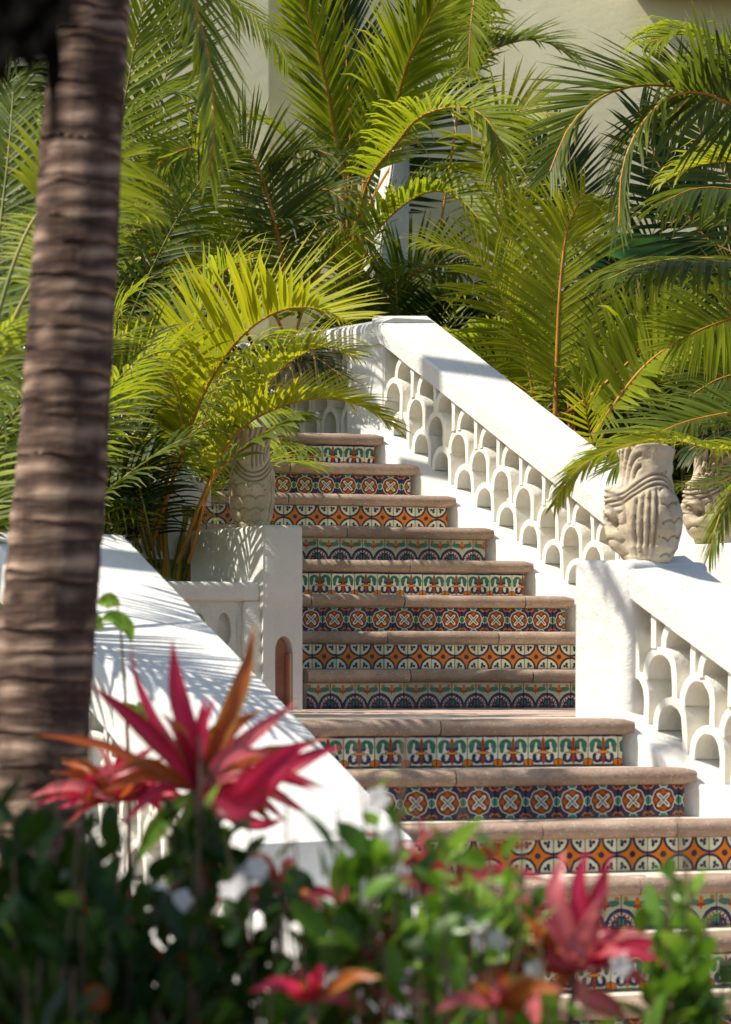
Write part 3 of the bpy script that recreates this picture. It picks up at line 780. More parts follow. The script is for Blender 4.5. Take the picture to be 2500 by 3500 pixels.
# ------------------------------------------------------------------ carved vases
def vase(name, label, base, H, Rm, rot, lug=True, seed=0):
    th = thing(name, label, 'stone vase', tuple(base), 'carved stone vases on the balustrade blocks')
    NP, NZ = 128, 110; v = []; gr = []
    def prof(u):
        pts = [(0, .62), (.05, .74), (.14, .88), (.3, .98), (.42, 1.0), (.55, .94), (.66, .82), (.76, .76), (.88, .77), (.96, .83), (1, .85)]
        for (a, ra), (b_, rb) in zip(pts, pts[1:]):
            if u <= b_: f = (u-a)/(b_-a); f = f*f*(3-2*f); return ra+(rb-ra)*f
        return pts[-1][1]
    for i in range(NZ+1):
        u = i/NZ
        for j in range(NP):
            ph = 2*math.pi*j/NP - math.pi
            r = Rm*prof(u); g = 0.
            # front ribs (feathers) sweeping down
            x = ph*1.0
            band = .60+.10*math.sin(x*1.7+.6)          # wavy garment line
            for k, off in enumerate((0, .045, .09)):
                d_ = abs(u-(band+off-.03)); g = max(g, math.exp(-(d_/.010)**2)) if abs(x) < 2.4 else g
            if u < band-.05 and -.42 < x-.35*(u-.5) < .42:          # vertical ribs below the band
                q = math.sin((x-.35*(u-.5))*30); g = max(g, max(0, -q)*min(1, (band-.05-u)*20)*min(1, u*6))
            if u > band+.09 and -1.5 < x < -.1:                     # curved feathers on the neck
                cc = math.hypot((x+.1)*.42, (u-.70)*1.0*1.0); q = math.sin(cc*62); g = max(g, max(0, q)*.95*min(1, (u-band-.09)*20))
            if u < band-.06 and (.5 < x < 3.0):                     # scales at the side
                row = (u*7.0+.12*math.sin(x*3)); fx = (x*2.0+(int(row) % 2)*.5) % 1-.5; fz = row % 1
                q = abs(math.hypot(fx*1.0, fz)-.62); g = max(g, math.exp(-(q/.05)**2)*.75)
            if u < .5 and x < -.75 and x > -3.0:
                row = (u*8.0); fx = (x*1.7+(int(row) % 2)*.5) % 1-.5; fz = row % 1
                q = abs(math.hypot(fx*1.0, fz)-.62); g = max(g, math.exp(-(q/.06)**2)*.6)
            out = 0.
            if lug:                                                # curled head at one side
                dx = x+1.35; du = u-.52
                du = u-.40; out = (.30+.34*max(0, u-.45))*Rm*math.exp(-(dx/.42)**4)/(1+math.exp((u-.665)*110))/(1+math.exp((.10-u)*40))
                ex = math.hypot(dx*.9, (u-.36)*2.6)
                q = math.sin(math.hypot(dx*1.2, (u-.38)*3.6)*17); 
                if ex < .75 and u > .32: g = max(g, max(0, q)*.9)
                hole = math.exp(-((dx-.22)/.16)**2-((u-.33)/.05)**2); out -= .30*Rm*hole; g = max(g, hole)
            lean = .04*Rm*math.sin(u*5+seed)
            r = r+out-g*.095*Rm
            co = Vector((math.sin(ph)*r+lean, -math.cos(ph)*r*.93, u*H))
            nn = noise.noise(co*9+Vector((seed*3., 0, 0)))*.010+noise.noise(co*30+Vector((seed, 0, 0)))*.004
            co += Vector((math.sin(ph), -math.cos(ph), 0))*nn*(Rm/.15)
            if u > .97: co.z += .010*math.sin(ph*2+seed)
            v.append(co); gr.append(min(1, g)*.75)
    # hollow inside
    for i in range(1, 14):
        u = 1-i*.04
        for j in range(NP):
            ph = 2*math.pi*j/NP-math.pi; r = Rm*prof(max(u, .7))*(.86 if i > 1 else .9)
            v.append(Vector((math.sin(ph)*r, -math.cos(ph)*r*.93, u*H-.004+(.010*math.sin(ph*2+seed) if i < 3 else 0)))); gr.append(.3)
    fs = []; rowsN = NZ+1+13
    for i in range(rowsN-1):
        for j in range(NP): fs.append((i*NP+j, i*NP+(j+1) % NP, (i+1)*NP+(j+1) % NP, (i+1)*NP+j))
    fs.append(tuple(range(NP))[::-1]); fs.append(tuple(range((rowsN-1)*NP, rowsN*NP)))
    me = mesh('body', v, fs, True)
    at2 = me.attributes.new('groove_or_highlight', 'FLOAT', 'POINT'); at2.data.foreach_set('value', gr)
    o = link('body', me, th, M['carved_stone']); o.rotation_euler = (0, 0, rot)
    return th
base = at(2212, 1928, 11.18); vase('stone_vase', 'carved stone vase with curled side scroll on the nearer right pillar, half shaded by fronds', (base.x, base.y, .568), .425, .128, R(-8), True, 1)
vase('stone_vase', 'bright sunlit carved stone vase at the right edge, farthest of the three and behind fronds', (at(2455, 0, 14.0).x, 14.0, .74), .455, .150, R(25), True, 2)
vase('stone_vase', 'mossy rust-stained carved stone vase on the niche pillar, dappled under palm leaves', (at(862, 0, 13.5).x, 13.5, .80), .44, .112, R(80), False, 3)

# ------------------------------------------------------------------ ground
def hgt(x, y):
    pts = [(-50, -1.25), (8.3, -1.25), (10.4, -.55), (12.9, -.40), (14.2, .25), (16.5, 1.15), (30, 1.5), (300, 1.5)]
    for (a, ha), (b_, hb) in zip(pts, pts[1:]):
        if y <= b_: f = max(0, (y-a)/(b_-a)); return ha+(hb-ha)*f
    return 1.5
v = []; xs = [-150, -40, -10, -6, -4, -3, -2, -1, 0, 1, 2, 3, 4, 6, 10, 40, 150]; ys = [-50, -5, 2, 4, 6, 8, 8.6, 9.2, 9.8, 10.4, 11, 12, 13, 13.6, 14.2, 15, 15.8, 16.5, 18, 20, 24, 30, 60, 200]
for y in ys:
    for x in xs: v.append((x, y, hgt(x, y)-.25+.03*noise.noise(Vector((x, y, 0)))))
nx = len(xs); fs = [(j*nx+i, j*nx+i+1, (j+1)*nx+i+1, (j+1)*nx+i) for j in range(len(ys)-1) for i in range(nx-1)]
link('ground', mesh('ground', v, fs, True), None, M['soil'], kind='structure')
o = link('planting_bed', fbox(Fr((-2.6, 13.3, 0), (1, 0)), 0, 2.0, 0, 2.2, -.5, .40, 'planting_bed', .05, .01), None, M['soil'], kind='structure')
o = link('path', fbox(Fr((0, 0, 0), (1, 0)), .3, 3.4, 5.6, 9.1, -1.4, -1.21, 'path', 0, 0), None, M['paver'], kind='structure')

# ------------------------------------------------------------------ building
bd = thing('building', 'pale olive building wall with white slanting buttress rising behind the palms', 'building', (1, 19.5, 1))
FB = Fr((0, 19.5, 0), (math.cos(R(6)), math.sin(R(6))))
partw('wall', fbox(FB, -.62, 9, 0, .3, .2, 7, 'wall', .01, 0), bd, M['building'])
partw('wall', fbox(FB, -7, -.64, -.28, -.02, .2, 7, 'wall', .01, 0), bd, M['building'])
zb = at(2300, 12, 19.9).z
partw('roof_beam', fbox(FB, 1.75, 9, -.5, -.002, zb, zb+.9, 'roof_beam', .01, 0), bd, M['stucco'])
bt = bmesh.new()
pf = [at(1360, 440, 18.3), at(1432, 440, 18.8), at(1388, 1080, 18.6), at(1268, 1080, 17.9)]
bk = [p_+Vector((-.12, .7, 0)) for p_ in pf]
a = [bt.verts.new(p_) for p_ in pf]; b_ = [bt.verts.new(p_) for p_ in bk]
bt.faces.new(a); bt.faces.new(b_[::-1])
for i in range(4): bt.faces.new((a[i], b_[i], b_[(i+1) % 4], a[(i+1) % 4]))
bmesh.ops.recalc_face_normals(bt, faces=bt.faces); bmesh.ops.bevel(bt, geom=bt.edges[:], offset=.03, segments=3, affect='EDGES')
partw('buttress', bmesh_out(bt, 'buttress', True), bd, M['stucco'])
#FOLIAGE
# ------------------------------------------------------------------ palm fronds
def spline(pts, n):
    P = [pts[0]*2-pts[1]]+list(pts)+[pts[-1]*2-pts[-2]]; seg = len(pts)-1
    dl = [(pts[i+1]-pts[i]).length for i in range(seg)]; tot = sum(dl); out = []
    for k in range(n+1):
        d = tot*k/n; i = 0
        while i < seg-1 and d > dl[i]: d -= dl[i]; i += 1
        u = min(1, d/dl[i]); a, b_, c_, e_ = P[i:i+4]
        out.append(.5*((2*b_)+(-a+c_)*u+(2*a-5*b_+4*c_-e_)*u*u+(-a+3*b_-3*c_+e_)*u**3))
    return out, tot
def tube(pts, r0, r1, name, sides=6, flat=1.):
    v = []; f = []; n = len(pts)
    for i, p_ in enumerate(pts):
        T = (pts[min(i+1, n-1)]-pts[max(i-1, 0)]).normalized()
        A = T.cross(Vector((0.3, 1, .2))).normalized(); B = T.cross(A); r = r0+(r1-r0)*i/(n-1)
        for k in range(sides):
            a = 2*math.pi*k/sides; v.append(p_+A*math.cos(a)*r+B*math.sin(a)*r*flat)
    for i in range(n-1):
        for k in range(sides): f.append((i*sides+k, i*sides+(k+1) % sides, (i+1)*sides+(k+1) % sides, (i+1)*sides+k))
    return mesh(name, v, f, True)
def set_tone(me, tones):
    a = me.color_attributes.new('tone', 'FLOAT_COLOR', 'POINT'); fl = []
    for (x, y) in tones: fl += [x, y, 0, 1]
    a.data.foreach_set('color', fl)
def leaflets(pts, L, N, n=42, wd=.026, lift=30, droop=.25, a0=75, a1=25, t0=.12, curl=0., sides=(1, -1), tone=(.2, .9), tipb=.25, rg=None, gaps=0., fold=.25, seg=5, prof=None, both=0.):
    rg = rg or rnd
    M_ = 60; sp, tot = spline(pts, M_); n = int(n*1.42) if n > 22 else n
    v = []; f = []; tn = []; G = Vector((0, 0, -1))
    for sd in sides:
        for i in range(n):
            t = t0+(1-t0)*(i+.5+rg.uniform(-.3, .3))/n
            if rg.random() < gaps+.02: continue
            k = min(M_-1, int(t*M_)); u_ = t*M_-k; P = sp[k].lerp(sp[k+1], min(1, u_)); T = (sp[min(k+1, M_)]-sp[max(k-1, 0)]).normalized()
            Nn = (N-T*N.dot(T)); 
            Nn = Nn.normalized() if Nn.length > 1e-3 else T.orthogonal().normalized()
            S = T.cross(Nn)*sd
            tt = (t-t0)/(1-t0)
            pr = (min(1, .55+tt*1.8) if tt < .5 else 1-(tt-.5)**1.6*1.9)
            ll = L*max(.25, pr)*rg.uniform(.88, 1.08); a = R(a0+(a1-a0)*tt**1.2+rg.uniform(-5, 5)); lf = R(lift*(1-.5*tt)+rg.uniform(-7, 7))
            d = T*math.cos(a)+(S*math.cos(lf)+Nn*math.sin(lf))*math.sin(a)
            base_i = len(v); pos = P.copy(); tr = min(1, max(0, rg.uniform(*tone))); tb = rg.random() < tipb; ww = wd*.80*rg.uniform(.85, 1.15)*(1 if tt < .7 else 1-.5*(tt-.7)/.3)
            cu = curl*rg.uniform(.6, 1.4); dr = droop*rg.uniform(.6, 1.5)*(3.5 if rg.random() < .05 else 1)
            for j in range(seg+1):
                q = j/seg
                W = (T-d*T.dot(d)); W = W.normalized() if W.length > .05 else S.copy()
                nn = d.cross(W); w2 = ww*(.45 if j == 0 else (1-q**2.2)**.8 if j < seg else .02)*.5
                v += [pos-W*w2, pos-nn*fold*w2*sd, pos+W*w2]
                tz = tr+.15*(q-.5); ti = max(0, (q-.82)*5) if tb else max(0, (q-.95)*6)
                tn += [(tz, ti)]*3
                d = (d+G*(dr*(.25+q)*1.0/seg*2+(cu*max(0, q-.45)*6/seg))).normalized(); pos = pos+d*(ll/seg)
            for j in range(seg):
                b_ = base_i+j*3
                f += [(b_, b_+1, b_+4, b_+3), (b_+1, b_+2, b_+5, b_+4)]
    me = mesh('frond', v, f, True); set_tone(me, tn); return me
def add_frond(plant, pts, L, mat='frond_mid', stalk='stalk_orange', N=None, r=.010, **kw):
    N = N or Vector((0, 0, 1))
    me = leaflets(pts, L, N, **kw)
    o = partw('frond', me, plant, M[mat])
    if L > .3 and rnd.random() < .35:          # a few withered pale leaflets hanging from the stalk
        o2 = link('withered_tips', leaflets(pts, L*.7, N, n=3, wd=.014, lift=-10, droop=1.6, t0=.35, tone=(.3, 1), tipb=1, seg=6), o, M['dry_leaf'], kind='stuff')
    sp, tot = spline(pts, 26)
    s_ = link('stalk', tube(sp, r, r*.22, 'stalk'), o, M[stalk])
    return o
def fr_px(lst): return [at(x*1.5394, y*1.5394, D) for x, y, D in lst]       # points read off the photograph at 1624 px width
def palm(label, base, group='feathery garden palms', name='areca_palm'):
    return thing(name, label, 'palm', tuple(base), group)
TOC = Vector((0, -1, .25)); UPc = Vector((0, -.35, 1)).normalized()

# --- left clump in the planting bed, in front of the stairs
A1 = palm('bright yellow green palm clump rising from the bed behind the low garden wall', (at(560, 0, 13.9).x, 13.9, .40))
def f1(l, L, **k): return add_frond(A1, fr_px(l), L, **k)
f1([(335, 1215, 13.8), (400, 1020, 13.5), (455, 870, 13.3), (530, 755, 13.1), (610, 695, 12.9), (690, 683, 12.7), (770, 712, 12.5)], .50, mat='frond_bright', N=UPc, lift=60, droop=.10, a0=66, a1=25, n=40, wd=.036, t0=.30, tone=(.5, 1), sides=(1, -1), r=.011, curl=.0)
f1([(395, 1250, 13.7), (460, 1080, 13.5), (530, 950, 13.4), (590, 860, 13.3), (650, 800, 13.2), (720, 770, 13.1), (790, 790, 13.0)], .36, mat='frond_bright', N=UPc, lift=42, droop=.35, n=40, wd=.024, t0=.35, tone=(.2, .8), r=.009)
f1([(420, 1250, 13.5), (480, 1040, 13.3), (540, 950, 13.2), (620, 905, 13.1), (710, 885, 13.0), (800, 900, 12.9), (880, 948, 12.8)], .27, mat='frond_bright', N=UPc, lift=46, droop=.25, n=50, wd=.020, t0=.30, tone=(.2, .9), r=.008, a0=58, a1=18)
f1([(330, 1200, 13.8), (390, 1000, 13.5), (400, 880, 13.3), (350, 790, 13.1), (270, 755, 12.9), (200, 757, 12.7)], .40, mat='frond_bright', N=UPc, lift=45, droop=.35, n=38, wd=.028, t0=.33, tone=(.3, .95), stalk='stalk_yellow', r=.010)
f1([(360, 1240, 13.9), (330, 1060, 13.8), (270, 930, 13.8), (225, 865, 13.8), (150, 820, 13.8)], .40, mat='frond_mid', N=UPc, lift=20, droop=.6, n=34, wd=.024, t0=.3)
f1([(380, 1250, 14.2), (360, 1050, 14.4), (380, 850, 14.5), (440, 700, 14.5), (500, 600, 14.4), (560, 575, 14.2)], .38, mat='frond_mid', N=UPc, lift=45, droop=.5, n=36, wd=.022, t0=.35, curl=.3)
f1([(400, 1240, 13.6), (460, 1090, 13.3), (520, 1010, 13.1), (590, 960, 13.0), (650, 925, 12.9)], .30, mat='frond_dark', N=UPc, lift=10, droop=.5, n=9, wd=.055, t0=.55, a0=40, a1=10, r=.008)
f1([(350, 1250, 14.0), (360, 1130, 14.0), (400, 1000, 14.0), (470, 930, 14.0), (560, 900, 14.0), (620, 930, 14)], .40, mat='frond_mid', N=UPc, lift=5, droop=.9, n=34, wd=.022, t0=.3)
f1([(370, 1250, 14.3), (390, 1080, 14.5), (440, 960, 14.6), (500, 830, 14.6), (570, 760, 14.5), (660, 745, 14.4)], .42, mat='frond_mid', N=UPc, lift=0, droop=.9, n=36, wd=.024, t0=.3)
f1([(330, 1240, 14.2), (290, 1110, 14.3), (260, 1010, 14.4), (235, 880, 14.4), (240, 740, 14.3), (290, 650, 14.2)], .42, mat='frond_mid', N=UPc, lift=30, droop=.6, n=36, wd=.026, t0=.25)
f1([(345, 1250, 13.9), (320, 1160, 13.7), (300, 1102, 13.6), (240, 1105, 13.5), (170, 1150, 13.4)], .28, mat='frond_dark', N=UPc, lift=-10, droop=.7, n=18, wd=.02, t0=.55)
for k in range(20):
    a = rnd.uniform(-1, .35); x0 = 360+a*55; l = [(x0, 1260, 13.9+a*.1), (x0-15+a*70, 1120, 13.7+rnd.uniform(-.3, .5)), (x0-30+a*150, 1000, 13.7+rnd.uniform(-.4, .7)), (x0-40+a*230, 930+rnd.uniform(-40, 60), 13.7+rnd.uniform(-.4, .9))]
    f1(l, rnd.uniform(.24, .36), mat=rnd.choice(['frond_dark', 'frond_mid', 'frond_deep']), N=UPc, lift=rnd.uniform(-20, 20), droop=rnd.uniform(.4, 1.0), n=26, wd=.018, t0=.2, stalk=rnd.choice(['stalk_orange', 'stalk_green']), r=.008)
for k, (xa, xb) in enumerate(((335, 385), (365, 372), (395, 425), (350, 300), (410, 470), (385, 440), (375, 350), (420, 450))):
    partw('cane', tube([at(xa*1.5394, 1290*1.5394, 13.9), at((xa*.6+xb*.4)*1.5394, 1180*1.5394, 13.85), at(xb*1.5394, 1060*1.5394, 13.8)], .016, .008, 'cane'), A1, M[rnd.choice(['stalk_orange', 'stalk_green', 'stalk_yellow'])])

# --- clump behind the right hand rail
A2 = palm('tall golden palm clump with an upright orange stalk behind the long right rail', (at(1900, 0, 16.2).x, 16.2, .9))
def f2(l, L, **k): return add_frond(A2, fr_px(l), L, **k)
f2([(1233, 930, 16.0), (1236, 800, 16.0), (1243, 650, 16.0), (1256, 530, 16.0), (1278, 465, 15.9), (1300, 430, 15.8)], .50, mat='frond_bright', N=TOC, lift=12, droop=.18, n=50, wd=.024, t0=.12, a0=58, a1=32, tone=(.25, .9), r=.014, sides=(1, -1))
f2([(1190, 905, 16.3), (1165, 780, 16.2), (1125, 680, 16.0), (1080, 600, 15.9), (1020, 555, 15.8), (930, 537, 15.7)], .34, mat='frond_bright', N=Vector((.3, -.6, .8)), lift=35, droop=.35, n=46, wd=.019, t0=.2, tone=(.1, .8), stalk='stalk_yellow')
f2([(1195, 910, 16.4), (1175, 800, 16.4), (1150, 700, 16.4), (1130, 600, 16.4), (1140, 520, 16.4), (1180, 470, 16.3)], .46, mat='frond_bright', N=TOC, lift=20, droop=.3, n=44, wd=.026, t0=.12, tone=(0, .8), stalk='stalk_yellow')
f2([(1215, 920, 16.5), (1170, 870, 16.5), (1110, 830, 16.5), (1050, 800, 16.5)], .34, mat='frond_mid', N=TOC, lift=10, droop=.4, n=32, wd=.022, t0=.05, stalk='stalk_yellow')
f2([(1235, 930, 16.3), (1290, 860, 16.2), (1360, 790, 16.1), (1440, 730, 16.0), (1500, 740, 15.9)], .42, mat='frond_mid', N=UPc, lift=35, droop=.4, n=36, wd=.024, t0=.1, tone=(.4, 1))
f2([(1240, 930, 15.8), (1310, 880, 15.6), (1400, 800, 15.5), (1450, 740, 15.4), (1530, 700, 15.3)], .40, mat='frond_mid', N=TOC, lift=15, droop=.25, n=30, wd=.034, t0=.25, tone=(.3, 1), r=.012)
f2([(1290, 1010, 15.6), (1370, 890, 15.5), (1430, 815, 15.4), (1490, 770, 15.3), (1560, 760, 15.2)], .36, mat='frond_mid', N=Vector((0, -.8, .6)), lift=35, droop=.1, n=20, wd=.042, t0=.3, tone=(.5, 1), r=.014, a0=70, a1=45)
f2([(1330, 1010, 15.5), (1310, 960, 15.4), (1300, 900, 15.3), (1290, 860, 15.3)], .22, mat='frond_bright', N=TOC, lift=10, droop=.1, n=13, wd=.018, t0=.1, a0=50, a1=20, r=.006)
f2([(1260, 940, 16.6), (1230, 840, 16.8), (1170, 760, 17), (1100, 720, 17)], .42, mat='frond_dark', N=TOC, lift=10, droop=.5, n=30, wd=.026, t0=.1)
f2([(1260, 940, 16.6), (1330, 800, 16.8), (1400, 700, 17), (1470, 650, 17)], .46, mat='frond_mid', N=TOC, lift=10, droop=.3, n=34, wd=.03, t0=.1)
for k in range(10):
    a = rnd.uniform(-1, 1)
    f2([(1270+a*60, 960+a*50, 16), (1270+a*90, 880+a*40, 16.2+rnd.uniform(-.2, .5)), (1280+a*170, 820+rnd.uniform(-40, 50), 16.3+rnd.uniform(-.3, .8)), (1290+a*240, 800+rnd.uniform(-60, 80), 16.4+rnd.uniform(-.3, 1))], rnd.uniform(.25, .38), mat=rnd.choice(['frond_mid', 'frond_dark', 'frond_bright']), N=TOC, lift=rnd.uniform(-10, 30), droop=rnd.uniform(.2, .8), n=24, wd=.022, t0=.1, r=.007)
f2([(1265, 930, 15.9), (1285, 850, 15.9), (1305, 760, 15.9), (1320, 690, 15.9), (1322, 640, 15.9)], .16, mat='frond_dark', N=TOC, n=10, wd=.012, t0=.4, stalk='stalk_green', r=.006)

# --- right edge palm, its fronds reach in from outside the frame
A3 = palm('dark overhanging palm whose long fronds arch in from the right edge', (at(2900, 0, 13.4).x, 13.4, -.1))
def f3(l, L, **k): return add_frond(A3, fr_px(l), L, **k)
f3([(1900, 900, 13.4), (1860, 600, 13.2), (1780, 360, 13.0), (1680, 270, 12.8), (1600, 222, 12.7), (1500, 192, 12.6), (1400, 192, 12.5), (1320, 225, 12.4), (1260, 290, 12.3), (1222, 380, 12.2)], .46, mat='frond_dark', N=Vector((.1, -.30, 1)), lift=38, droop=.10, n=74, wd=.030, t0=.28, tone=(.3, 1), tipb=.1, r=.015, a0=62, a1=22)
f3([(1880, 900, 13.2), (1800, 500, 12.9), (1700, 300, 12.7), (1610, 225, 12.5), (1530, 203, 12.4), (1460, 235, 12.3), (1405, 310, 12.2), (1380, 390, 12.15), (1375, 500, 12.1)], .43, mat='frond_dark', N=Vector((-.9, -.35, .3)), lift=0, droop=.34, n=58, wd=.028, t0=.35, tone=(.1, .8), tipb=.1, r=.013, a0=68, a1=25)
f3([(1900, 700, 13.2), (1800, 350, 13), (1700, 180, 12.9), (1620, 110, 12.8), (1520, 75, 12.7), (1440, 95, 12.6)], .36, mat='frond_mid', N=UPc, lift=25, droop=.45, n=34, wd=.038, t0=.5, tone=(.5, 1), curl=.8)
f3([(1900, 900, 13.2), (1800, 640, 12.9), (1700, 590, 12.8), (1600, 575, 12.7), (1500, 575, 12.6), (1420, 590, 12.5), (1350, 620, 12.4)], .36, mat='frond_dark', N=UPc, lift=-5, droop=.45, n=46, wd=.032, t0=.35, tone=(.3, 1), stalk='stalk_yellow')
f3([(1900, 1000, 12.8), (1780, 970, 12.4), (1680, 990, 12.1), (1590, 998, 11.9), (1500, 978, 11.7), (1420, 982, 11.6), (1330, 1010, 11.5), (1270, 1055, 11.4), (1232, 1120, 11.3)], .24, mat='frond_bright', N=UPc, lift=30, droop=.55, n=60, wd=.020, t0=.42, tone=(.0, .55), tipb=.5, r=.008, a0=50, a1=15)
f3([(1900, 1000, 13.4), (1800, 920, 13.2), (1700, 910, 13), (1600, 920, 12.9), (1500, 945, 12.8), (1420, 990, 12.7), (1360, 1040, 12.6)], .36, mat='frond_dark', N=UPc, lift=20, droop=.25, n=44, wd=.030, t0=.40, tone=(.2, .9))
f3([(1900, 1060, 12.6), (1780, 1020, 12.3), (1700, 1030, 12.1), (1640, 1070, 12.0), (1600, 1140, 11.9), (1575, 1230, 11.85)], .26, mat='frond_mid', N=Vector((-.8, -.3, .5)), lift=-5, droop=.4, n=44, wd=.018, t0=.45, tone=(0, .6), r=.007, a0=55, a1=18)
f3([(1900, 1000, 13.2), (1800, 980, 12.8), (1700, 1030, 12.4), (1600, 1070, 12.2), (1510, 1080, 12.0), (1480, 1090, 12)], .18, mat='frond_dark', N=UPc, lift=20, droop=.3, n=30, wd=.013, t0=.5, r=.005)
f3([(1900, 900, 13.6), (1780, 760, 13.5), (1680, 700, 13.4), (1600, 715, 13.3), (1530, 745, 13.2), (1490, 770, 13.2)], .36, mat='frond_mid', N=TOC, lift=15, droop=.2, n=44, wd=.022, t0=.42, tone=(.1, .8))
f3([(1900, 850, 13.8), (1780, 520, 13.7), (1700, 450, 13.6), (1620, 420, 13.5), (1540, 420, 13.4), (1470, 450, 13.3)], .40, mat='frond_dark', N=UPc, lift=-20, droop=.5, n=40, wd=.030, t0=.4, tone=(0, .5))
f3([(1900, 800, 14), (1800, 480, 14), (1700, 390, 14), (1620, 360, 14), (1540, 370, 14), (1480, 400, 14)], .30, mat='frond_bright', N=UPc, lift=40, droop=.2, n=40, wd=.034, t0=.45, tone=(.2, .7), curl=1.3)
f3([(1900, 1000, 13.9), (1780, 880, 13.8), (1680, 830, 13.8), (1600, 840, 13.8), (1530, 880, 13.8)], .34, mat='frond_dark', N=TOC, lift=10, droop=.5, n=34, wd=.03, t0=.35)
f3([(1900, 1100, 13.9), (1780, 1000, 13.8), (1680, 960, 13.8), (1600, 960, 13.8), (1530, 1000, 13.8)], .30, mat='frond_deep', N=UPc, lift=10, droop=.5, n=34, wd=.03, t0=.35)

# --- central palm against the building
A4 = palm('tall palm with crossing upright fronds in front of the pale building wall', (at(1180, 0, 18.0).x, 18.0, 1.2))
def f4(l, L, **k): return add_frond(A4, fr_px(l), L, **k)
cb = (772, 640, 18.0)
f4([cb, (770, 430, 17.9), (745, 300, 17.8), (725, 190, 17.7), (700, 90, 17.6), (665, -10, 17.5), (640, -80, 17.4)], .42, mat='frond_mid', N=TOC, lift=10, droop=.15, n=52, wd=.026, t0=.32, a0=40, a1=20, sides=(1, -1), tone=(.1, .8), r=.014)
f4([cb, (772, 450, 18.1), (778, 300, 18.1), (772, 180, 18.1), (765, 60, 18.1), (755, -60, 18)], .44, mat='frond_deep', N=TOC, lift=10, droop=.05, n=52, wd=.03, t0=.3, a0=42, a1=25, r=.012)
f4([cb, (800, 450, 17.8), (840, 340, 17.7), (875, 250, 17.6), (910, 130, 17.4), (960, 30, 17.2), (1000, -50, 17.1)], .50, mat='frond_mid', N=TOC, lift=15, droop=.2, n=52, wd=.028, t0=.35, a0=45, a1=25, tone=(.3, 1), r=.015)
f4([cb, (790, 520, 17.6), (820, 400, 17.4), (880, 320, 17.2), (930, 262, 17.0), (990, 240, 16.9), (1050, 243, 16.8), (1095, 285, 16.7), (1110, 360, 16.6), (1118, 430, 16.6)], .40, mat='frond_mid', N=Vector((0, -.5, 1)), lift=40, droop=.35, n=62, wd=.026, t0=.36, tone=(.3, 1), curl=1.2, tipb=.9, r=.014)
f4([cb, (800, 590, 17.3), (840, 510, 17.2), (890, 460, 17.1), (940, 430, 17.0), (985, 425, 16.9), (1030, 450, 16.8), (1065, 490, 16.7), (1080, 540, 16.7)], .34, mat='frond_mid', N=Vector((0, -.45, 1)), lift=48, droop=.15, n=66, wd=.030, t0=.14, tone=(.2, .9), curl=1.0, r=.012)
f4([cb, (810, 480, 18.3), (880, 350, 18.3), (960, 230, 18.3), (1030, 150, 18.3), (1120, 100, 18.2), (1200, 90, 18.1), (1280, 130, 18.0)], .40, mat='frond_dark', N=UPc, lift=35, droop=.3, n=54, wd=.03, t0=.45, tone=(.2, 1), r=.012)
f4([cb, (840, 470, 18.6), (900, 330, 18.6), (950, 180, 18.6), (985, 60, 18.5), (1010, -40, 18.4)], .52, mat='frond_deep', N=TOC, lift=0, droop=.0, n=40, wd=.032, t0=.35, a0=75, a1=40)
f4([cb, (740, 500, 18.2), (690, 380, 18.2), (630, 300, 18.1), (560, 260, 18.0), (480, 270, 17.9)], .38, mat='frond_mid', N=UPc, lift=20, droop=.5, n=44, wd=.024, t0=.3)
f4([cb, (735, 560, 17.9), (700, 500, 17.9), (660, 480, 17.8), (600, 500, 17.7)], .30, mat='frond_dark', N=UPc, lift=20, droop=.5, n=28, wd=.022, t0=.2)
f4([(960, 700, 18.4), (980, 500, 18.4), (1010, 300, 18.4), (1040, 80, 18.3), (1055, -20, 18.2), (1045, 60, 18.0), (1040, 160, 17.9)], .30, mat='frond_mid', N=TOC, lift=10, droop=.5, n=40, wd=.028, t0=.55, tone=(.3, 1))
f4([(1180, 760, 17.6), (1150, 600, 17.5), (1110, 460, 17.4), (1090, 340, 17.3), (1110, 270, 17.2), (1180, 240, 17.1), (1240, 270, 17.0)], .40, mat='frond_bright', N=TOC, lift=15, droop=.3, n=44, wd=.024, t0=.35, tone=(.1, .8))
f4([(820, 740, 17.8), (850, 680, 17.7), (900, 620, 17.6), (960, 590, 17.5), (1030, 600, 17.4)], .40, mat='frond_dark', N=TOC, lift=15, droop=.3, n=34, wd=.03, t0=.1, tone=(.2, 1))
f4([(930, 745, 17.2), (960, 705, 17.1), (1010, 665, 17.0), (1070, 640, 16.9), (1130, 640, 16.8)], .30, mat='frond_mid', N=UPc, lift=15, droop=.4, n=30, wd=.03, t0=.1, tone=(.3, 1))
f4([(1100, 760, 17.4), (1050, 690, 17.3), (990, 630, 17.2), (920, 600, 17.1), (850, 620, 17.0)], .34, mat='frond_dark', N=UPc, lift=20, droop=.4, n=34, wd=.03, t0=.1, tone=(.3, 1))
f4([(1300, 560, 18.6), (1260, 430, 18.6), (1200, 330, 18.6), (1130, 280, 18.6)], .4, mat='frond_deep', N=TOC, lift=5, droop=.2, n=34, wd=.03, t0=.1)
for dx in (-10, 4, 16): partw('cane', tube([at((772+dx)*1.5394, 720*1.5394, 18), at((774+dx*1.5)*1.5394, 560*1.5394, 18), at((780+dx*2)*1.5394, 400*1.5394, 17.9)], .035, .02, 'cane'), A4, M['stalk_yellow'])

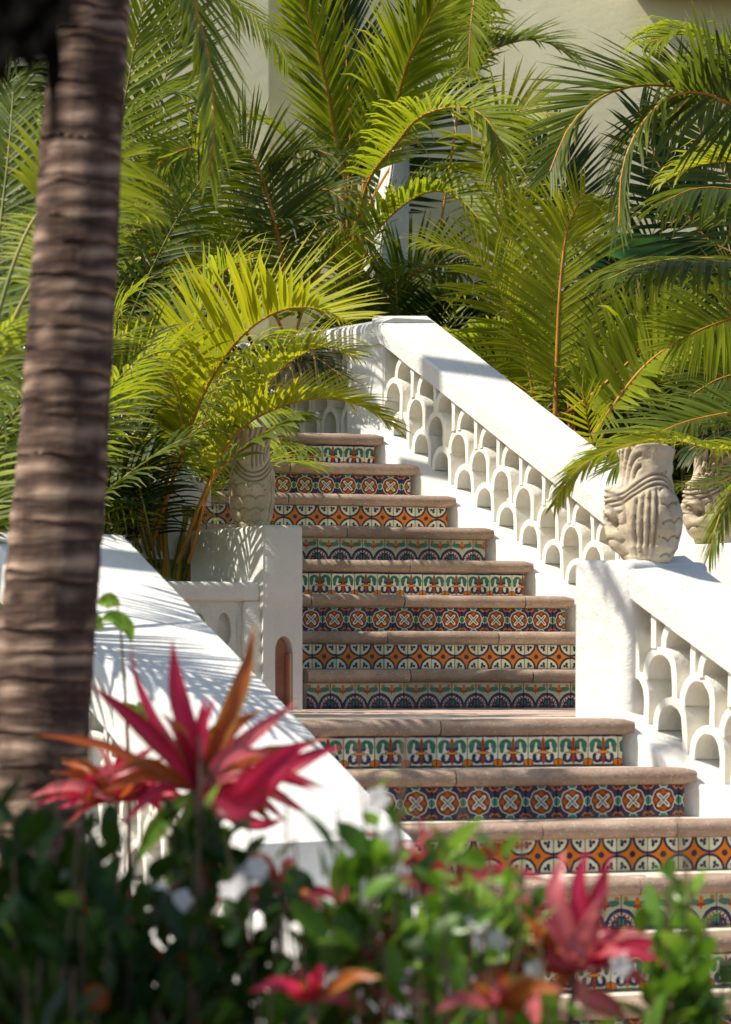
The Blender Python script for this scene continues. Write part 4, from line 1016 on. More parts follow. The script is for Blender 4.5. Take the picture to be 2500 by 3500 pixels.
# --- left background palm with the crossing stalks
A5 = palm('palm behind the trunk whose two crossing stalks frame a triangle of wall', (at(760, 0, 17.0).x, 17.0, 1.0))
def f5(l, L, **k): return add_frond(A5, fr_px(l), L, **k)
f5([(465, 640, 17), (490, 575, 17.0), (530, 505, 17.0), (575, 420, 17.0), (620, 365, 16.9), (680, 330, 16.8), (740, 345, 16.7)], .38, mat='frond_dark', N=Vector((-.4, -.3, .8)), lift=15, droop=.2, n=46, wd=.024, t0=.1, tone=(.2, .9), a0=60)
f5([(650, 700, 16.9), (632, 600, 16.9), (612, 500, 16.8), (590, 420, 16.8), (560, 345, 16.7), (500, 290, 16.6), (430, 280, 16.5)], .42, mat='frond_dark', N=TOC, lift=5, droop=.2, n=52, wd=.024, t0=.08, tone=(.0, .8), sides=(1, -1), r=.014)
f5([(440, 640, 16.6), (435, 540, 16.5), (445, 440, 16.4), (448, 370, 16.3), (430, 330, 16.2), (370, 350, 16.1), (320, 400, 16)], .34, mat='frond_mid', N=TOC, lift=10, droop=.3, n=46, wd=.022, t0=.25, tone=(.4, 1), r=.012)
f5([(425, 640, 16.4), (430, 560, 16.3), (420, 500, 16.2), (390, 450, 16.1), (330, 430, 16.0), (260, 450, 15.9)], .36, mat='frond_mid', N=UPc, lift=20, droop=.5, n=40, wd=.022, t0=.2)
f5([(500, 700, 17.4), (560, 560, 17.4), (640, 460, 17.4), (720, 420, 17.4), (790, 470, 17.3)], .38, mat='frond_dark', N=TOC, lift=5, droop=.4, n=40, wd=.024, t0=.15)
f5([(650, 760, 17.0), (690, 640, 16.9), (740, 560, 16.8), (790, 520, 16.7), (830, 540, 16.6)], .34, mat='frond_dark', N=UPc, lift=20, droop=.4, n=36, wd=.022, t0=.15)
f5([(560, 760, 16.6), (500, 660, 16.4), (430, 590, 16.2), (350, 560, 16.0), (270, 590, 15.9)], .36, mat='frond_mid', N=UPc, lift=35, droop=.3, n=40, wd=.024, t0=.15, curl=.5)
f5([(640, 760, 16.4), (600, 680, 16.2), (540, 620, 16.0), (470, 590, 15.8), (400, 610, 15.7)], .34, mat='frond_bright', N=UPc, lift=35, droop=.3, n=40, wd=.02, t0=.15, curl=.5, tone=(0, .6))

# --- big drooping frond cluster top left, and blurred nearer palm beside the trunk
A6 = palm('dark palm with a heavy drooping frond hanging at the upper left', (-2.0, 10.7, -.5))
def f6(l, L, **k): return add_frond(A6, fr_px(l), L, **k)
f6([(-300, 300, 10.8), (-200, -200, 10.8), (60, -420, 10.8), (300, -260, 10.7), (400, -80, 10.6), (440, 40, 10.5), (465, 140, 10.4), (474, 260, 10.3), (466, 390, 10.2)], .36, mat='frond_mid', N=Vector((.85, -.45, .3)), lift=10, droop=.22, n=60, wd=.032, t0=.45, tone=(.0, .7), sides=(1, -1), r=.016, a0=62, a1=20)
f5([(80, 900, 16.9), (150, 300, 16.9), (250, 30, 16.9), (360, -60, 16.8), (480, -30, 16.8), (590, 60, 16.7), (640, 140, 16.6)], .46, mat='frond_mid', N=UPc, lift=0, droop=.5, n=56, wd=.026, t0=.4, tone=(.2, .9), stalk='stalk_green')
f5([(80, 900, 16), (160, 560, 16), (230, 350, 16), (320, 230, 15.9), (420, 210, 15.8), (520, 270, 15.7)], .42, mat='frond_dark', N=UPc, lift=15, droop=.5, n=50, wd=.026, t0=.25, stalk='stalk_green')
f5([(60, 900, 16.2), (200, 500, 16.3), (270, 250, 16.3), (300, 100, 16.3), (330, -40, 16.2)], .55, mat='frond_mid', N=TOC, lift=10, droop=.1, n=50, wd=.03, t0=.2, tone=(.1, .9), stalk='stalk_green')
f5([(80, 900, 16.4), (280, 480, 16.6), (360, 200, 16.6), (395, 60, 16.6), (410, -60, 16.5)], .5, mat='frond_dark', N=TOC, lift=10, droop=.1, n=50, wd=.03, t0=.2, stalk='stalk_green')
f5([(100, 900, 16.5), (220, 640, 16.5), (300, 520, 16.4), (380, 470, 16.4), (450, 500, 16.3), (500, 560, 16.2)], .40, mat='frond_mid', N=UPc, lift=20, droop=.5, n=46, wd=.024, t0=.25, stalk='stalk_green')
rg6 = random.Random(66)
for k in range(15):  # fronds added out of view to cast shade on the broad coping
    a_ = rg6.uniform(-1.0, 1.6); b0 = Vector((-1.95+rg6.uniform(-.1, .1), 10.55+rg6.uniform(-.15, .15), -.5))
    pp = [b0]; d_ = Vector((math.cos(a_)*.38, math.sin(a_)*.38, 1)).normalized(); ln = rg6.uniform(2.1, 2.9)
    for i in range(6): d_ = (d_+Vector((0, 0, -.16*(.4+i/3)))).normalized(); pp.append(pp[-1]+d_*ln/6)
    if at(0, 0, pp[-1].y).x+.05 < pp[-1].x and pp[-1].x > -.75: continue
    add_frond(A6, pp, .36, mat=rg6.choice(['frond_mid', 'frond_dark']), stalk='stalk_green', N=Vector((0, -.2, 1)), lift=15, droop=.4, n=36, wd=.028, t0=.3)
A7 = palm('soft bright palm fronds fanning out close behind the brown trunk', (at(-200, 0, 9.5).x, 9.5, -.7))
def f7(l, L, **k):
    k.setdefault('stalk', 'stalk_green'); return add_frond(A7, fr_px(l), L, **k)
f7([(-60, 900, 9.6), (40, 560, 9.7), (120, 430, 9.8), (190, 375, 9.9), (245, 350, 10.0), (275, 350, 10)], .32, mat='frond_bright', N=TOC, lift=10, droop=.35, n=26, wd=.024, t0=.62, tone=(.0, .6), a0=70, a1=20)
f7([(-60, 900, 9.6), (60, 650, 9.9), (140, 520, 10.1), (200, 470, 10.3), (270, 455, 10.4), (340, 480, 10.5)], .28, mat='frond_mid', N=UPc, lift=10, droop=.4, n=40, wd=.02, t0=.4)
f7([(-80, 1000, 10), (-30, 700, 10.2), (0, 500, 10.4), (20, 330, 10.5), (30, 200, 10.6)], .40, mat='frond_dark', N=TOC, lift=10, droop=.4, n=36, wd=.026, t0=.2, stalk='stalk_green', tone=(.2, 1))
f7([(-80, 1000, 11), (-40, 800, 11), (10, 640, 11), (60, 560, 11), (110, 580, 11)], .40, mat='frond_dark', N=UPc, lift=10, droop=.9, n=36, wd=.026, t0=.2, stalk='stalk_green', tone=(.2, 1))
f7([(-80, 1100, 11.4), (-40, 960, 11.5), (0, 860, 11.5), (50, 780, 11.5), (110, 790, 11.5)], .36, mat='frond_dark', N=UPc, lift=10, droop=.9, n=36, wd=.026, t0=.2, stalk='stalk_green', tone=(.2, 1))
f7([(-80, 600, 11), (-40, 330, 11), (10, 200, 11), (70, 160, 11), (130, 190, 11)], .40, mat='frond_dark', N=UPc, lift=10, droop=.8, n=36, wd=.028, t0=.2, stalk='stalk_green', tone=(.2, 1))
f7([(-80, 500, 11), (-40, 230, 11.3), (10, 100, 11.3), (70, 50, 11.3), (130, 60, 11.3)], .40, mat='frond_deep', N=UPc, lift=10, droop=.8, n=36, wd=.028, t0=.2, stalk='stalk_green', tone=(.2, 1))
f7([(-80, 1300, 11.4), (-40, 1160, 11.5), (0, 1060, 11.5), (40, 980, 11.5), (90, 990, 11.5)], .32, mat='frond_dark', N=UPc, lift=10, droop=.9, n=30, wd=.026, t0=.2, stalk='stalk_green', tone=(.2, 1))

# --- generic background clumps filling the depth
def arc(base, az, el, length, bend, n=6):
    pts = [base]; d = Vector((math.cos(az)*math.cos(el), math.sin(az)*math.cos(el), math.sin(el)))
    for i in range(n): d = (d+Vector((0, 0, -bend/n*(.4+i/n*1.6)))).normalized(); pts.append(pts[-1]+d*length/n)
    return pts
def clump(label, x, y, z, n, hmin=1.4, hmax=2.2, mats=('frond_mid', 'frond_dark', 'frond_deep'), az=(-math.pi, math.pi), L=.40, seed=0, dens=34, name='areca_palm', stk=('stalk_orange', 'stalk_green', 'stalk_yellow')):
    rg = random.Random(seed); P = palm(label, (x, y, z), name=name)
    for k in range(n):
        a = rg.uniform(*az); ln = rg.uniform(hmin, hmax); b0 = Vector((x+rg.uniform(-.15, .15), y+rg.uniform(-.15, .15), z))
        pts = arc(b0, a, R(rg.uniform(50, 84)), ln, rg.uniform(.7, 1.5))
        N = Vector((0, -.25, 1)) if pts[-1].z-pts[-2].z < .2 else TOC
        add_frond(P, pts, L*rg.uniform(.8, 1.15), mat=rg.choice(mats), N=N, lift=rg.uniform(5, 45), droop=rg.uniform(.2, .7), n=dens, wd=.028, t0=.22, stalk=rg.choice(stk), rg=rg, tone=(0, 1), seg=4)
    return P
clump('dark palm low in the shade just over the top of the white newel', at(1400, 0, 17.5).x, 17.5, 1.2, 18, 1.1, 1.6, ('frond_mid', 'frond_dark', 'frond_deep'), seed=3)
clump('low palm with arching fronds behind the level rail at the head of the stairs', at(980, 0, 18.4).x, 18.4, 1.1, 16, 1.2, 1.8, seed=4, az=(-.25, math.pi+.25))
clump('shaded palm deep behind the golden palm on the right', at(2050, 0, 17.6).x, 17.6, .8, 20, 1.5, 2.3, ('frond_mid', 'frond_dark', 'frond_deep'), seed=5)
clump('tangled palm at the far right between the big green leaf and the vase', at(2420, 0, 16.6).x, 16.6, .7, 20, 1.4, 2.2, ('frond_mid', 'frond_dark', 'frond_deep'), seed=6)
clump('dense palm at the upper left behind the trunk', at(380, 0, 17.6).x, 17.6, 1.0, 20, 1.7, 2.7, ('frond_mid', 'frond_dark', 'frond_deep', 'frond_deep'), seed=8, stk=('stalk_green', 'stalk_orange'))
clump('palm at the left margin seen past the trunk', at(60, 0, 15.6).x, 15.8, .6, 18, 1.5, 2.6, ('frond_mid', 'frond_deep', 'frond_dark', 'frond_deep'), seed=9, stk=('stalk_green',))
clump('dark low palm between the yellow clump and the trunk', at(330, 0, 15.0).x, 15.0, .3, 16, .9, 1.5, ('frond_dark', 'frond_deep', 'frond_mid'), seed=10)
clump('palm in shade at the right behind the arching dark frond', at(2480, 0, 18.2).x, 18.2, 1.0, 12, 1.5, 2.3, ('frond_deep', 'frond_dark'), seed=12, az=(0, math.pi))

clump('leafy palm added at the left margin to shade the pillar and the broad coping', at(-150, 0, 12.9).x, 12.9, .1, 20, 1.5, 2.5, ('frond_dark', 'frond_dark', 'frond_mid'), seed=14, stk=('stalk_green',))  # added for the shade it casts on pillar and coping
f3([(2000, 1000, 16.5), (1700, 620, 16.5), (1560, 520, 16.5), (1460, 360, 16.5), (1420, 240, 16.5)], .50, mat='frond_deep', N=TOC, lift=0, droop=.1, n=50, wd=.04, t0=.2)
f3([(2000, 1000, 16), (1760, 560, 16), (1620, 400, 16), (1540, 260, 16), (1500, 150, 16)], .50, mat='frond_dark', N=TOC, lift=0, droop=.1, n=50, wd=.034, t0=.2)
f3([(1900, 600, 13), (1800, 250, 13), (1720, 150, 12.9), (1640, 130, 12.9), (1560, 170, 12.8), (1510, 250, 12.8)], .36, mat='frond_mid', N=UPc, lift=20, droop=.3, n=44, wd=.03, t0=.4, tone=(.3, .9))
# --- banana like leaves
bn = thing('banana_plant', 'banana plant with broad smooth green leaves half hidden at the right', 'plant', (at(2300, 0, 16.9).x, 16.9, .6))
def broad(pts, wmax, name='leaf', mat='banana', seg=26, N=TOC, parent=None, wave=.012, torn=0., prof=None, fold=.18, tone=(.3, .7), pw=.55):
    sp, tot = spline(pts, seg); v = []; f = []; tn = []; strk = [rnd.uniform(-.35, .35) for _ in range(5)]; edge = rnd.random() < .4
    for i, P in enumerate(sp):
        T = (sp[min(i+1, seg)]-sp[max(i-1, 0)]).normalized(); Nn = (N-T*N.dot(T)).normalized(); S = T.cross(Nn); q = i/seg
        w_ = wmax*(math.sin(math.pi*min(1, q*.93+.05))**pw)*(1 if q < .97 else .4)
        wv = math.sin(q*21)*wave
        for k in (-1, -.5, 0, .5, 1):
            v.append(P+S*w_*k+Nn*(abs(k)*w_*fold+wv*abs(k)*(1 if k > 0 else -1))); tn.append((tone[0]+(tone[1]-tone[0])*abs(k)+strk[int(k*2+2)]+rnd.uniform(-.1, .1), (.0 if q < .93 else .6)+(.5 if edge and abs(k) == 1 else 0)))
    for i in range(seg):
        for k in range(4): f.append((i*5+k, i*5+k+1, (i+1)*5+k+1, (i+1)*5+k))
    me = mesh(name, v, f, True); set_tone(me, tn)
    return partw(name, me, parent, M[mat])
broad(fr_px([(1640, 620, 17.2), (1540, 585, 17.0), (1440, 565, 16.9), (1370, 550, 16.8), (1310, 545, 16.7)]), .11, parent=bn)
broad(fr_px([(1700, 730, 17.0), (1640, 745, 16.9), (1560, 760, 16.8), (1500, 740, 16.7)]), .12, parent=bn)
broad(fr_px([(1480, 700, 17.4), (1420, 640, 17.4), (1360, 590, 17.3), (1300, 570, 17.2)]), .10, parent=bn)
broad(fr_px([(1400, 930, 17.4), (1370, 860, 17.3), (1350, 800, 17.3), (1340, 760, 17.2)]), .10, parent=bn)
for x in (1520, 1600, 1420): partw('stem', tube([at(x*1.5394, 1100*1.5394, 17.2), at(x*1.5394, 700*1.5394, 17.2)], .04, .02, 'stem'), bn, M['stalk_green'])

# ------------------------------------------------------------------ trunk in the foreground
tk = thing('coconut_palm', 'thick brown ringed palm trunk leaning up the left side', 'palm tree', (at(90, 0, 7.0).x, 7.0, -1.25))
ax_ = [(90, 4150), (110, 3100), (128, 2700), (150, 2300), (190, 1850), (225, 1400), (252, 950), (275, 560), (300, 150), (325, -200), (380, -900), (450, -2500), (470, -6000), (400, -10500)]
wd_ = [440, 350, 335, 330, 318, 300, 288, 275, 270, 260, 250, 230, 210, 190]
pts = [at(x, y, 7.0) for x, y in ax_]; NT_ = 1100; NS_ = 56
sp, tot = spline(pts, NT_); zz_ = [p_.z for p_ in pts]
v = []; gr = []; rg = random.Random(4)
rings = []; q = 0.
while q < tot: rings.append(q); q += rg.uniform(.022, .062)
ri = 0
for i, P in enumerate(sp):
    q = tot*i/NT_
    while ri < len(rings)-1 and rings[ri+1] < q: ri += 1
    fz = (q-rings[ri])/((rings[ri+1]-rings[ri]) if ri < len(rings)-1 else .04)
    # radius by height
    for k in range(len(pts)-1):
        if pts[k].z <= P.z <= pts[k+1].z or k == len(pts)-2:
            u_ = min(1, max(0, (P.z-pts[k].z)/(pts[k+1].z-pts[k].z))); rad = (wd_[k]+(wd_[k+1]-wd_[k])*u_)*7/F/2; break
    rj = random.Random(ri).uniform(-.006, .006)
    for j in range(NS_):
        a = 2*math.pi*j/NS_; tilt = .009*math.sin(a+ri*2.3)+.010*noise.noise(Vector((math.cos(a)*1.5, math.sin(a)*1.5, ri*.9)))
        nn = noise.noise(Vector((math.cos(a)*2.2, math.sin(a)*2.2, q*5)))*.003+noise.noise(Vector((math.cos(a)*9, math.sin(a)*9, q*30)))*.0022
        fz = min(1, max(0, fz)); st = .0024*(1-fz)**1.3-.0017*math.exp(-((fz-.96)/.05)**2)
        r_ = rad*(1+rj)+nn+st
        v.append(P+Vector((math.cos(a)*r_, math.sin(a)*r_, tilt)))
        gr.append(max(0, min(1, math.exp(-(fz/.34)**2)*(.45+1.7*noise.noise(Vector((math.cos(a)*1.6, math.sin(a)*1.6, q*9)))))))  # patchy light band at each ring step, a painted highlight
f = [(i*NS_+j, i*NS_+(j+1) % NS_, (i+1)*NS_+(j+1) % NS_, (i+1)*NS_+j) for i in range(NT_) for j in range(NS_)]
me = mesh('trunk', v, f, True); a_ = me.attributes.new('groove_or_highlight', 'FLOAT', 'POINT'); a_.data.foreach_set('value', gr)
partw('trunk', me, tk, M['palm_bark'])
top = sp[-1]
def crown(th, top, n, ln, seed, mats=('frond_mid',), L=.7):
    rg = random.Random(seed)
    for k in range(n):
        a = 2*math.pi*k/n+rg.uniform(-.2, .2)
        add_frond(th, arc(top, a, R(rg.uniform(5, 70)), ln*rg.uniform(.85, 1.1), rg.uniform(.8, 1.5)), L, mat=rg.choice(mats), N=Vector((0, 0, 1)), lift=5, droop=.5, n=52, wd=.05, t0=.15, r=.02, seg=3, rg=rg)
crown(tk, top, 14, 2.6, 5)
# old dark frond hanging very near the lens side of the trunk, strongly out of focus
df = thing('hanging_frond', 'nearly black old palm frond hanging out of focus in the top left corner', 'palm frond', tuple(at(60, -900, 3.0)))
for k, (x0, y0, x1, y1, w_) in enumerate(((40, -200, 60, 150, .028), (5, -200, -5, 170, .03), (75, -200, 95, 130, .022), (95, -200, 122, 290, .014), (60, -200, 20, 80, .03), (120, -220, 150, 60, .02))):
    broad([at(x0*1.54, y0*1.54, 3.0), at((x0+x1)/2*1.54+10, (y0+y1)/2*1.54, 2.98), at(x1*1.54, y1*1.7, 2.95)], w_*.85, 'leaf', 'old_sheath', parent=df, N=Vector((0, -1, 0)))

# palms standing outside the frame on the sunny side (they throw the dappled shade)
def tall_palm(label, x, y, z, h, seed, n=15, ln=2.4, rad=.085):
    P = thing('coconut_palm', label, 'palm tree', (x, y, z), 'tall palms beyond the left edge')
    pts = [Vector((x, y, z)), Vector((x+.05, y, z+h*.5)), Vector((x+.1, y, z+h))]; s_, _ = spline(pts, 24)
    partw('trunk', tube(s_, rad*1.25, rad*.85, 'trunk', 14), P, M['palm_bark']); crown(P, s_[-1], n, ln, seed)
    return P
tall_palm('tall ringed palm standing left of the stair head', -3.3, 14.45, .6, 12.5, 21)
tall_palm('tall ringed palm standing left of the middle landing', -3.0, 10.15, -.6, 12.5, 22, rad=.08)

# ------------------------------------------------------------------ foreground shrubs and red cordylines
def ovate(Lf, Wf, bend=.25, fold=.2, rg=rnd, mat='shrub_leaf', name='leaf'):
    seg = 5; v = []; f = []; tn = []; tr = rg.random()
    for i in range(seg+1):
        q = i/seg; w_ = Wf*.5*(math.sin(math.pi*q**.85)**.75 if 0 < q < 1 else .02)
        z_ = -bend*Lf*q*q
        for k in (-1, 0, 1): v.append(Vector((q*Lf, k*w_, z_+abs(k)*w_*fold))); tn.append((tr+rg.uniform(-.15, .15), .0))
    for i in range(seg):
        for k in (0, 1): f.append((i*3+k, i*3+k+1, (i+1)*3+k+1, (i+1)*3+k))
    me = mesh(name, v, f, True); set_tone(me, tn)
    if mat: me.materials.append(M[mat])
    return me
LEAVES = {m_: [ovate(rnd.uniform(.062, .095), rnd.uniform(.034, .05), rnd.uniform(.05, .4), mat=m_) for _ in range(7)] for m_ in ('shrub_leaf', 'shrub_dark', 'shrub_young', 'ti_rust', 'ti_pink')}
def rand_rot(rg, out):
    d = (out+Vector((rg.uniform(-1, 1), rg.uniform(-1, 1), rg.uniform(-.6, .9)))*.8).normalized()
    return d.to_track_quat('X', 'Z').to_matrix().to_4x4() @ Matrix.Rotation(rg.uniform(-1.2, 1.2), 4, 'X')
def shrub(label, px, pytop, D, rx, ry, nmass, nleaf, mats, seed, ztop=None, shoots=3, zb=-1.45):
    rg = random.Random(seed); topz = at(px, pytop, D).z; x = at(px, 0, D).x
    P = thing('shrub', label, 'shrub', (x, D, zb), 'leafy shrubs in front of the stairs')
    hh = topz-zb; tips = []
    nmass = int(nmass*.72)
    for k in range(9+shoots):
        a = rg.uniform(0, 6.28); rr = rg.uniform(.1, .95)
        up_ = 1.0 if k < 9 else rg.uniform(1.02, 1.12)
        tip = Vector((x+math.cos(a)*rr*rx, D+math.sin(a)*rr*ry, zb+hh*up_*math.sqrt(max(.2, 1-rr*rr*.5))))
        b0 = Vector((x+rg.uniform(-.05, .05), D+rg.uniform(-.05, .05), zb)); mid = b0.lerp(tip, .5)+Vector((rg.uniform(-.06, .06), rg.uniform(-.06, .06), 0))
        s_, _ = spline([b0, mid, tip], 8); tips.append(s_); me = tube(s_, .0045, .0018, 'branch', 5)
        partw('branch', me, P, M['stem_brown'])
    # mass of leaves
    v = []; f = []; tn = []; proto = [[(vv.co.copy()) for vv in me.vertices] for me in LEAVES[mats[0]]]
    fac = [[tuple(p_.vertices) for p_ in me.polygons] for me in LEAVES[mats[0]]]
    for k in range(nmass):
        s_ = rg.choice(tips); q = rg.uniform(.12, 1) if k < nmass*.6 else rg.uniform(.5, 1); i = int(q*8); c_ = s_[min(i, 8)]+Vector((rg.gauss(0, .22*rx), rg.gauss(0, .22*ry), rg.gauss(0, .06)))
        if c_.z > topz+.01: c_.z = topz-rg.random()*.1
        dv_ = c_-Vector((x, D, zb+hh*.5)); m4 = Matrix.Translation(c_) @ rand_rot(rg, dv_.normalized()) @ Matrix.Scale(rg.uniform(.55, .98), 4); j = rg.randrange(len(proto)); b_ = len(v); tr = rg.random()
        v += [m4 @ p_ for p_ in proto[j]]; tn += [(tr, 0)]*len(proto[j]); f += [tuple(b_+ii for ii in ff) for ff in fac[j]]
    me = mesh('foliage', v, f, True); set_tone(me, tn); partw('foliage', me, P, M[mats[0]], kind='stuff')
    for k in range(int(nleaf*1.5)):
        s_ = rg.choice(tips); q = rg.uniform(.72, 1); c_ = s_[int(q*8)]+Vector((rg.gauss(0, .10*rx), rg.gauss(0, .1*ry), rg.gauss(0, .03)))
        o = link('leaf', rg.choice(LEAVES[rg.choice(mats[1:])]), P)
        o.matrix_local = Matrix.Translation(c_-Vector(P.location)) @ rand_rot(rg, (c_-Vector((x, D, zb+hh*.6))).normalized()) @ Matrix.Scale(rg.uniform(.6, 1.0), 4)
    return P
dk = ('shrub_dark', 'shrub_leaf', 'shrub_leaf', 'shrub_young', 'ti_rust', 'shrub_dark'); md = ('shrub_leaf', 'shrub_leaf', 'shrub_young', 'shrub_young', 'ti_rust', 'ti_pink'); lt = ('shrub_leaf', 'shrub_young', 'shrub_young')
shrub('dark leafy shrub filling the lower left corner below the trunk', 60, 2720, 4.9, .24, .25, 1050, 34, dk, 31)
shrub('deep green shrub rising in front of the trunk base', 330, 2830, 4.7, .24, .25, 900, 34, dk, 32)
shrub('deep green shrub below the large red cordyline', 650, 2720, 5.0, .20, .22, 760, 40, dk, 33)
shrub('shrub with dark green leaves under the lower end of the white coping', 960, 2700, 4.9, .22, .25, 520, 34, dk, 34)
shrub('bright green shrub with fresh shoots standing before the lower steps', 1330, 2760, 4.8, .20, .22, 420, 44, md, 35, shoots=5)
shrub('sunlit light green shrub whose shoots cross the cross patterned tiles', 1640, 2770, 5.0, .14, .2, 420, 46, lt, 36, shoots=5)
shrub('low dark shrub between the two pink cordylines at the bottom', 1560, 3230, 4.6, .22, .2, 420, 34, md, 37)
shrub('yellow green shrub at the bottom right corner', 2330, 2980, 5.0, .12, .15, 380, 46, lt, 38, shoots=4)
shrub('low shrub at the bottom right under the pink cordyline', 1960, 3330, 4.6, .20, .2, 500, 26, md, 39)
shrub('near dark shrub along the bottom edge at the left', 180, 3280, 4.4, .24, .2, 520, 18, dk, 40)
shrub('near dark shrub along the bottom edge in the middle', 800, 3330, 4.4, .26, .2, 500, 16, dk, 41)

def lance(pts, wmax, mat, parent, N=Vector((0, -1, .2)), name='leaf'):
    return broad(pts, wmax*.41, name, mat, 14, N, parent, .002, fold=.35, tone=(.9, .1), pw=1.25)
def cordyline(label, base_px, D, leaves, group='red leaved cordylines', extra=10, reach=1.):
    bp = at(*base_px, D); P = thing('cordyline', label, 'plant', (bp.x, D, -1.4), group)
    partw('stem', tube([Vector((bp.x+.02, D, -1.4)), Vector((bp.x-.01, D, bp.z-.3)), bp], .007, .006, 'stem'), P, M['stem_brown'])
    for (pts, w_, mat) in leaves:
        pp = [at(x, y, D+dz) for x, y, dz in pts]
        lance([bp+(pp[0]-bp)*.02]+pp, w_, mat, P, N=Vector((rnd.uniform(-.5, .5), -1, rnd.uniform(0, .6))))
    for k in range(extra):
        a = R(rnd.uniform(-25, 205)); ln = rnd.uniform(.10, .24)*reach; dz_ = rnd.uniform(-.12, .12)
        e_ = bp+Vector((math.cos(a)*ln, dz_, math.sin(a)*ln*.8-.02)); m_ = bp.lerp(e_, .5)+Vector((0, 0, .03*reach))
        lance([bp, m_, e_], rnd.uniform(.024, .04), rnd.choice(['ti_red', 'ti_pink', 'ti_red', 'ti_rust']), P, N=Vector((rnd.uniform(-.6, .6), -1, rnd.uniform(0, .8))))
    return P
cordyline('largest red cordyline with long crimson leaves spread before the white coping', (670, 2700), 5.9, [
    ([(672, 2600, 0), (610, 2380, -.02), (588, 2180, -.02)], .050, 'ti_red'),
    ([(720, 2580, 0), (800, 2400, 0), (850, 2250, .03), (868, 2135, .05)], .048, 'ti_rust'),
    ([(600, 2600, -.05), (450, 2450, -.08), (300, 2335, -.1)], .045, 'ti_red'),
    ([(620, 2600, .05), (520, 2450, .08), (460, 2300, .1), (450, 2210, .1)], .028, 'ti_red'),
    ([(760, 2600, -.05), (880, 2500, -.08), (1000, 2410, -.1), (1020, 2395, -.1)], .040, 'ti_pink'),
    ([(760, 2640, .05), (900, 2580, .08), (1000, 2560, .1), (1140, 2510, .1)], .036, 'ti_rust'),
    ([(780, 2760, -.05), (900, 2660, -.1), (1010, 2560, -.12), (1060, 2540, -.15)], .085, 'ti_red'),
    ([(820, 2700, 0), (960, 2640, 0), (1100, 2570, 0), (1180, 2555, 0)], .050, 'ti_red'),
    ([(560, 2660, 0), (380, 2560, 0), (200, 2520, 0), (110, 2512, 0)], .030, 'ti_rust'),
    ([(640, 2640, .1), (560, 2560, .15), (500, 2550, .2)], .05, 'ti_rust'),
    ([(780, 2780, 0), (880, 2820, -.05), (980, 2800, -.1)], .04, 'ti_red'),
    ([(600, 2760, 0), (520, 2860, 0), (460, 2960, 0)], .05, 'shrub_leaf'),
    ([(700, 2800, 0), (760, 2900, 0), (800, 3020, 0)], .05, 'ti_red'),
    ([(720, 2640, .05), (780, 2540, .1), (800, 2460, .1)], .04, 'shrub_leaf'),
    ([(640, 2800, 0), (600, 2920, 0), (620, 3050, 0)], .05, 'shrub_leaf')], extra=22, reach=1.15)
sm = []
rg = random.Random(9)
for k in range(30):
    a = R(rg.uniform(-30, 210)); ln = rg.uniform(110, 260); w_ = rg.uniform(.02, .034)
    sm.append(([(400+math.cos(a)*ln*.5, 2700-math.sin(a)*ln*.55, 0), (400+math.cos(a)*ln, 2700-math.sin(a)*ln*.85+rg.uniform(0, 60), rg.uniform(-.1, .1))], w_, rg.choice(['ti_pink', 'ti_red', 'ti_red', 'ti_rust'])))
cordyline('smaller scarlet cordyline beside the trunk behind the largest one', (400, 2740), 6.6, sm)
cordyline('slim cordyline with three pink leaves in front of the star patterned step', (1490, 3060), 5.2, [
    ([(1470, 2960, 0), (1445, 2860, 0), (1440, 2790, 0)], .028, 'ti_red'),
    ([(1500, 2980, 0), (1540, 2900, 0), (1590, 2840, 0)], .030, 'ti_pink'),
    ([(1510, 3000, 0), (1530, 2950, 0), (1550, 2900, 0)], .030, 'ti_red'),
    ([(1470, 3000, .05), (1400, 2960, .05), (1370, 2950, .05)], .02, 'ti_pink')])
cordyline('pink cordyline with upright flame shaped leaves at the lower right', (1960, 3330), 5.0, [
    ([(1950, 3200, 0), (1900, 3060, 0), (1930, 2900, .03)], .045, 'ti_pink'),
    ([(1990, 3180, 0), (1980, 3020, 0), (2010, 2890, 0)], .040, 'ti_red'),
    ([(2000, 3200, 0), (2050, 3040, 0), (2090, 2910, 0)], .038, 'ti_red'),
    ([(1990, 3240, -.05), (2030, 3120, -.08), (2085, 3030, -.1)], .050, 'ti_pink'),
    ([(2000, 3260, -.1), (1960, 3220, -.1), (2050, 3110, -.1)], .040, 'ti_pink'),
    ([(1880, 3200, 0), (1790, 3090, 0), (1745, 3000, 0)], .040, 'ti_pink'),
    ([(1900, 3280, 0), (1840, 3200, -.05), (1800, 3130, -.1)], .045, 'ti_rust'),
    ([(2040, 3280, 0), (2140, 3270, 0), (2240, 3240, 0)], .026, 'ti_rust'),
    ([(2020, 3260, 0), (2100, 3260, -.05), (2130, 3350, -.1)], .034, 'ti_pink'),
    ([(2020, 3230, .05), (2100, 3190, .05), (2150, 3170, .05)], .04, 'ti_rust'),
    ([(1900, 3380, 0), (1860, 3440, 0), (1840, 3520, 0)], .05, 'ti_rust'),
    ([(2000, 3400, 0), (2080, 3440, 0), (2150, 3500, 0)], .05, 'ti_pink'),
    ([(1900, 3250, .05), (1840, 3240, .05), (1790, 3270, .05)], .04, 'shrub_young')])
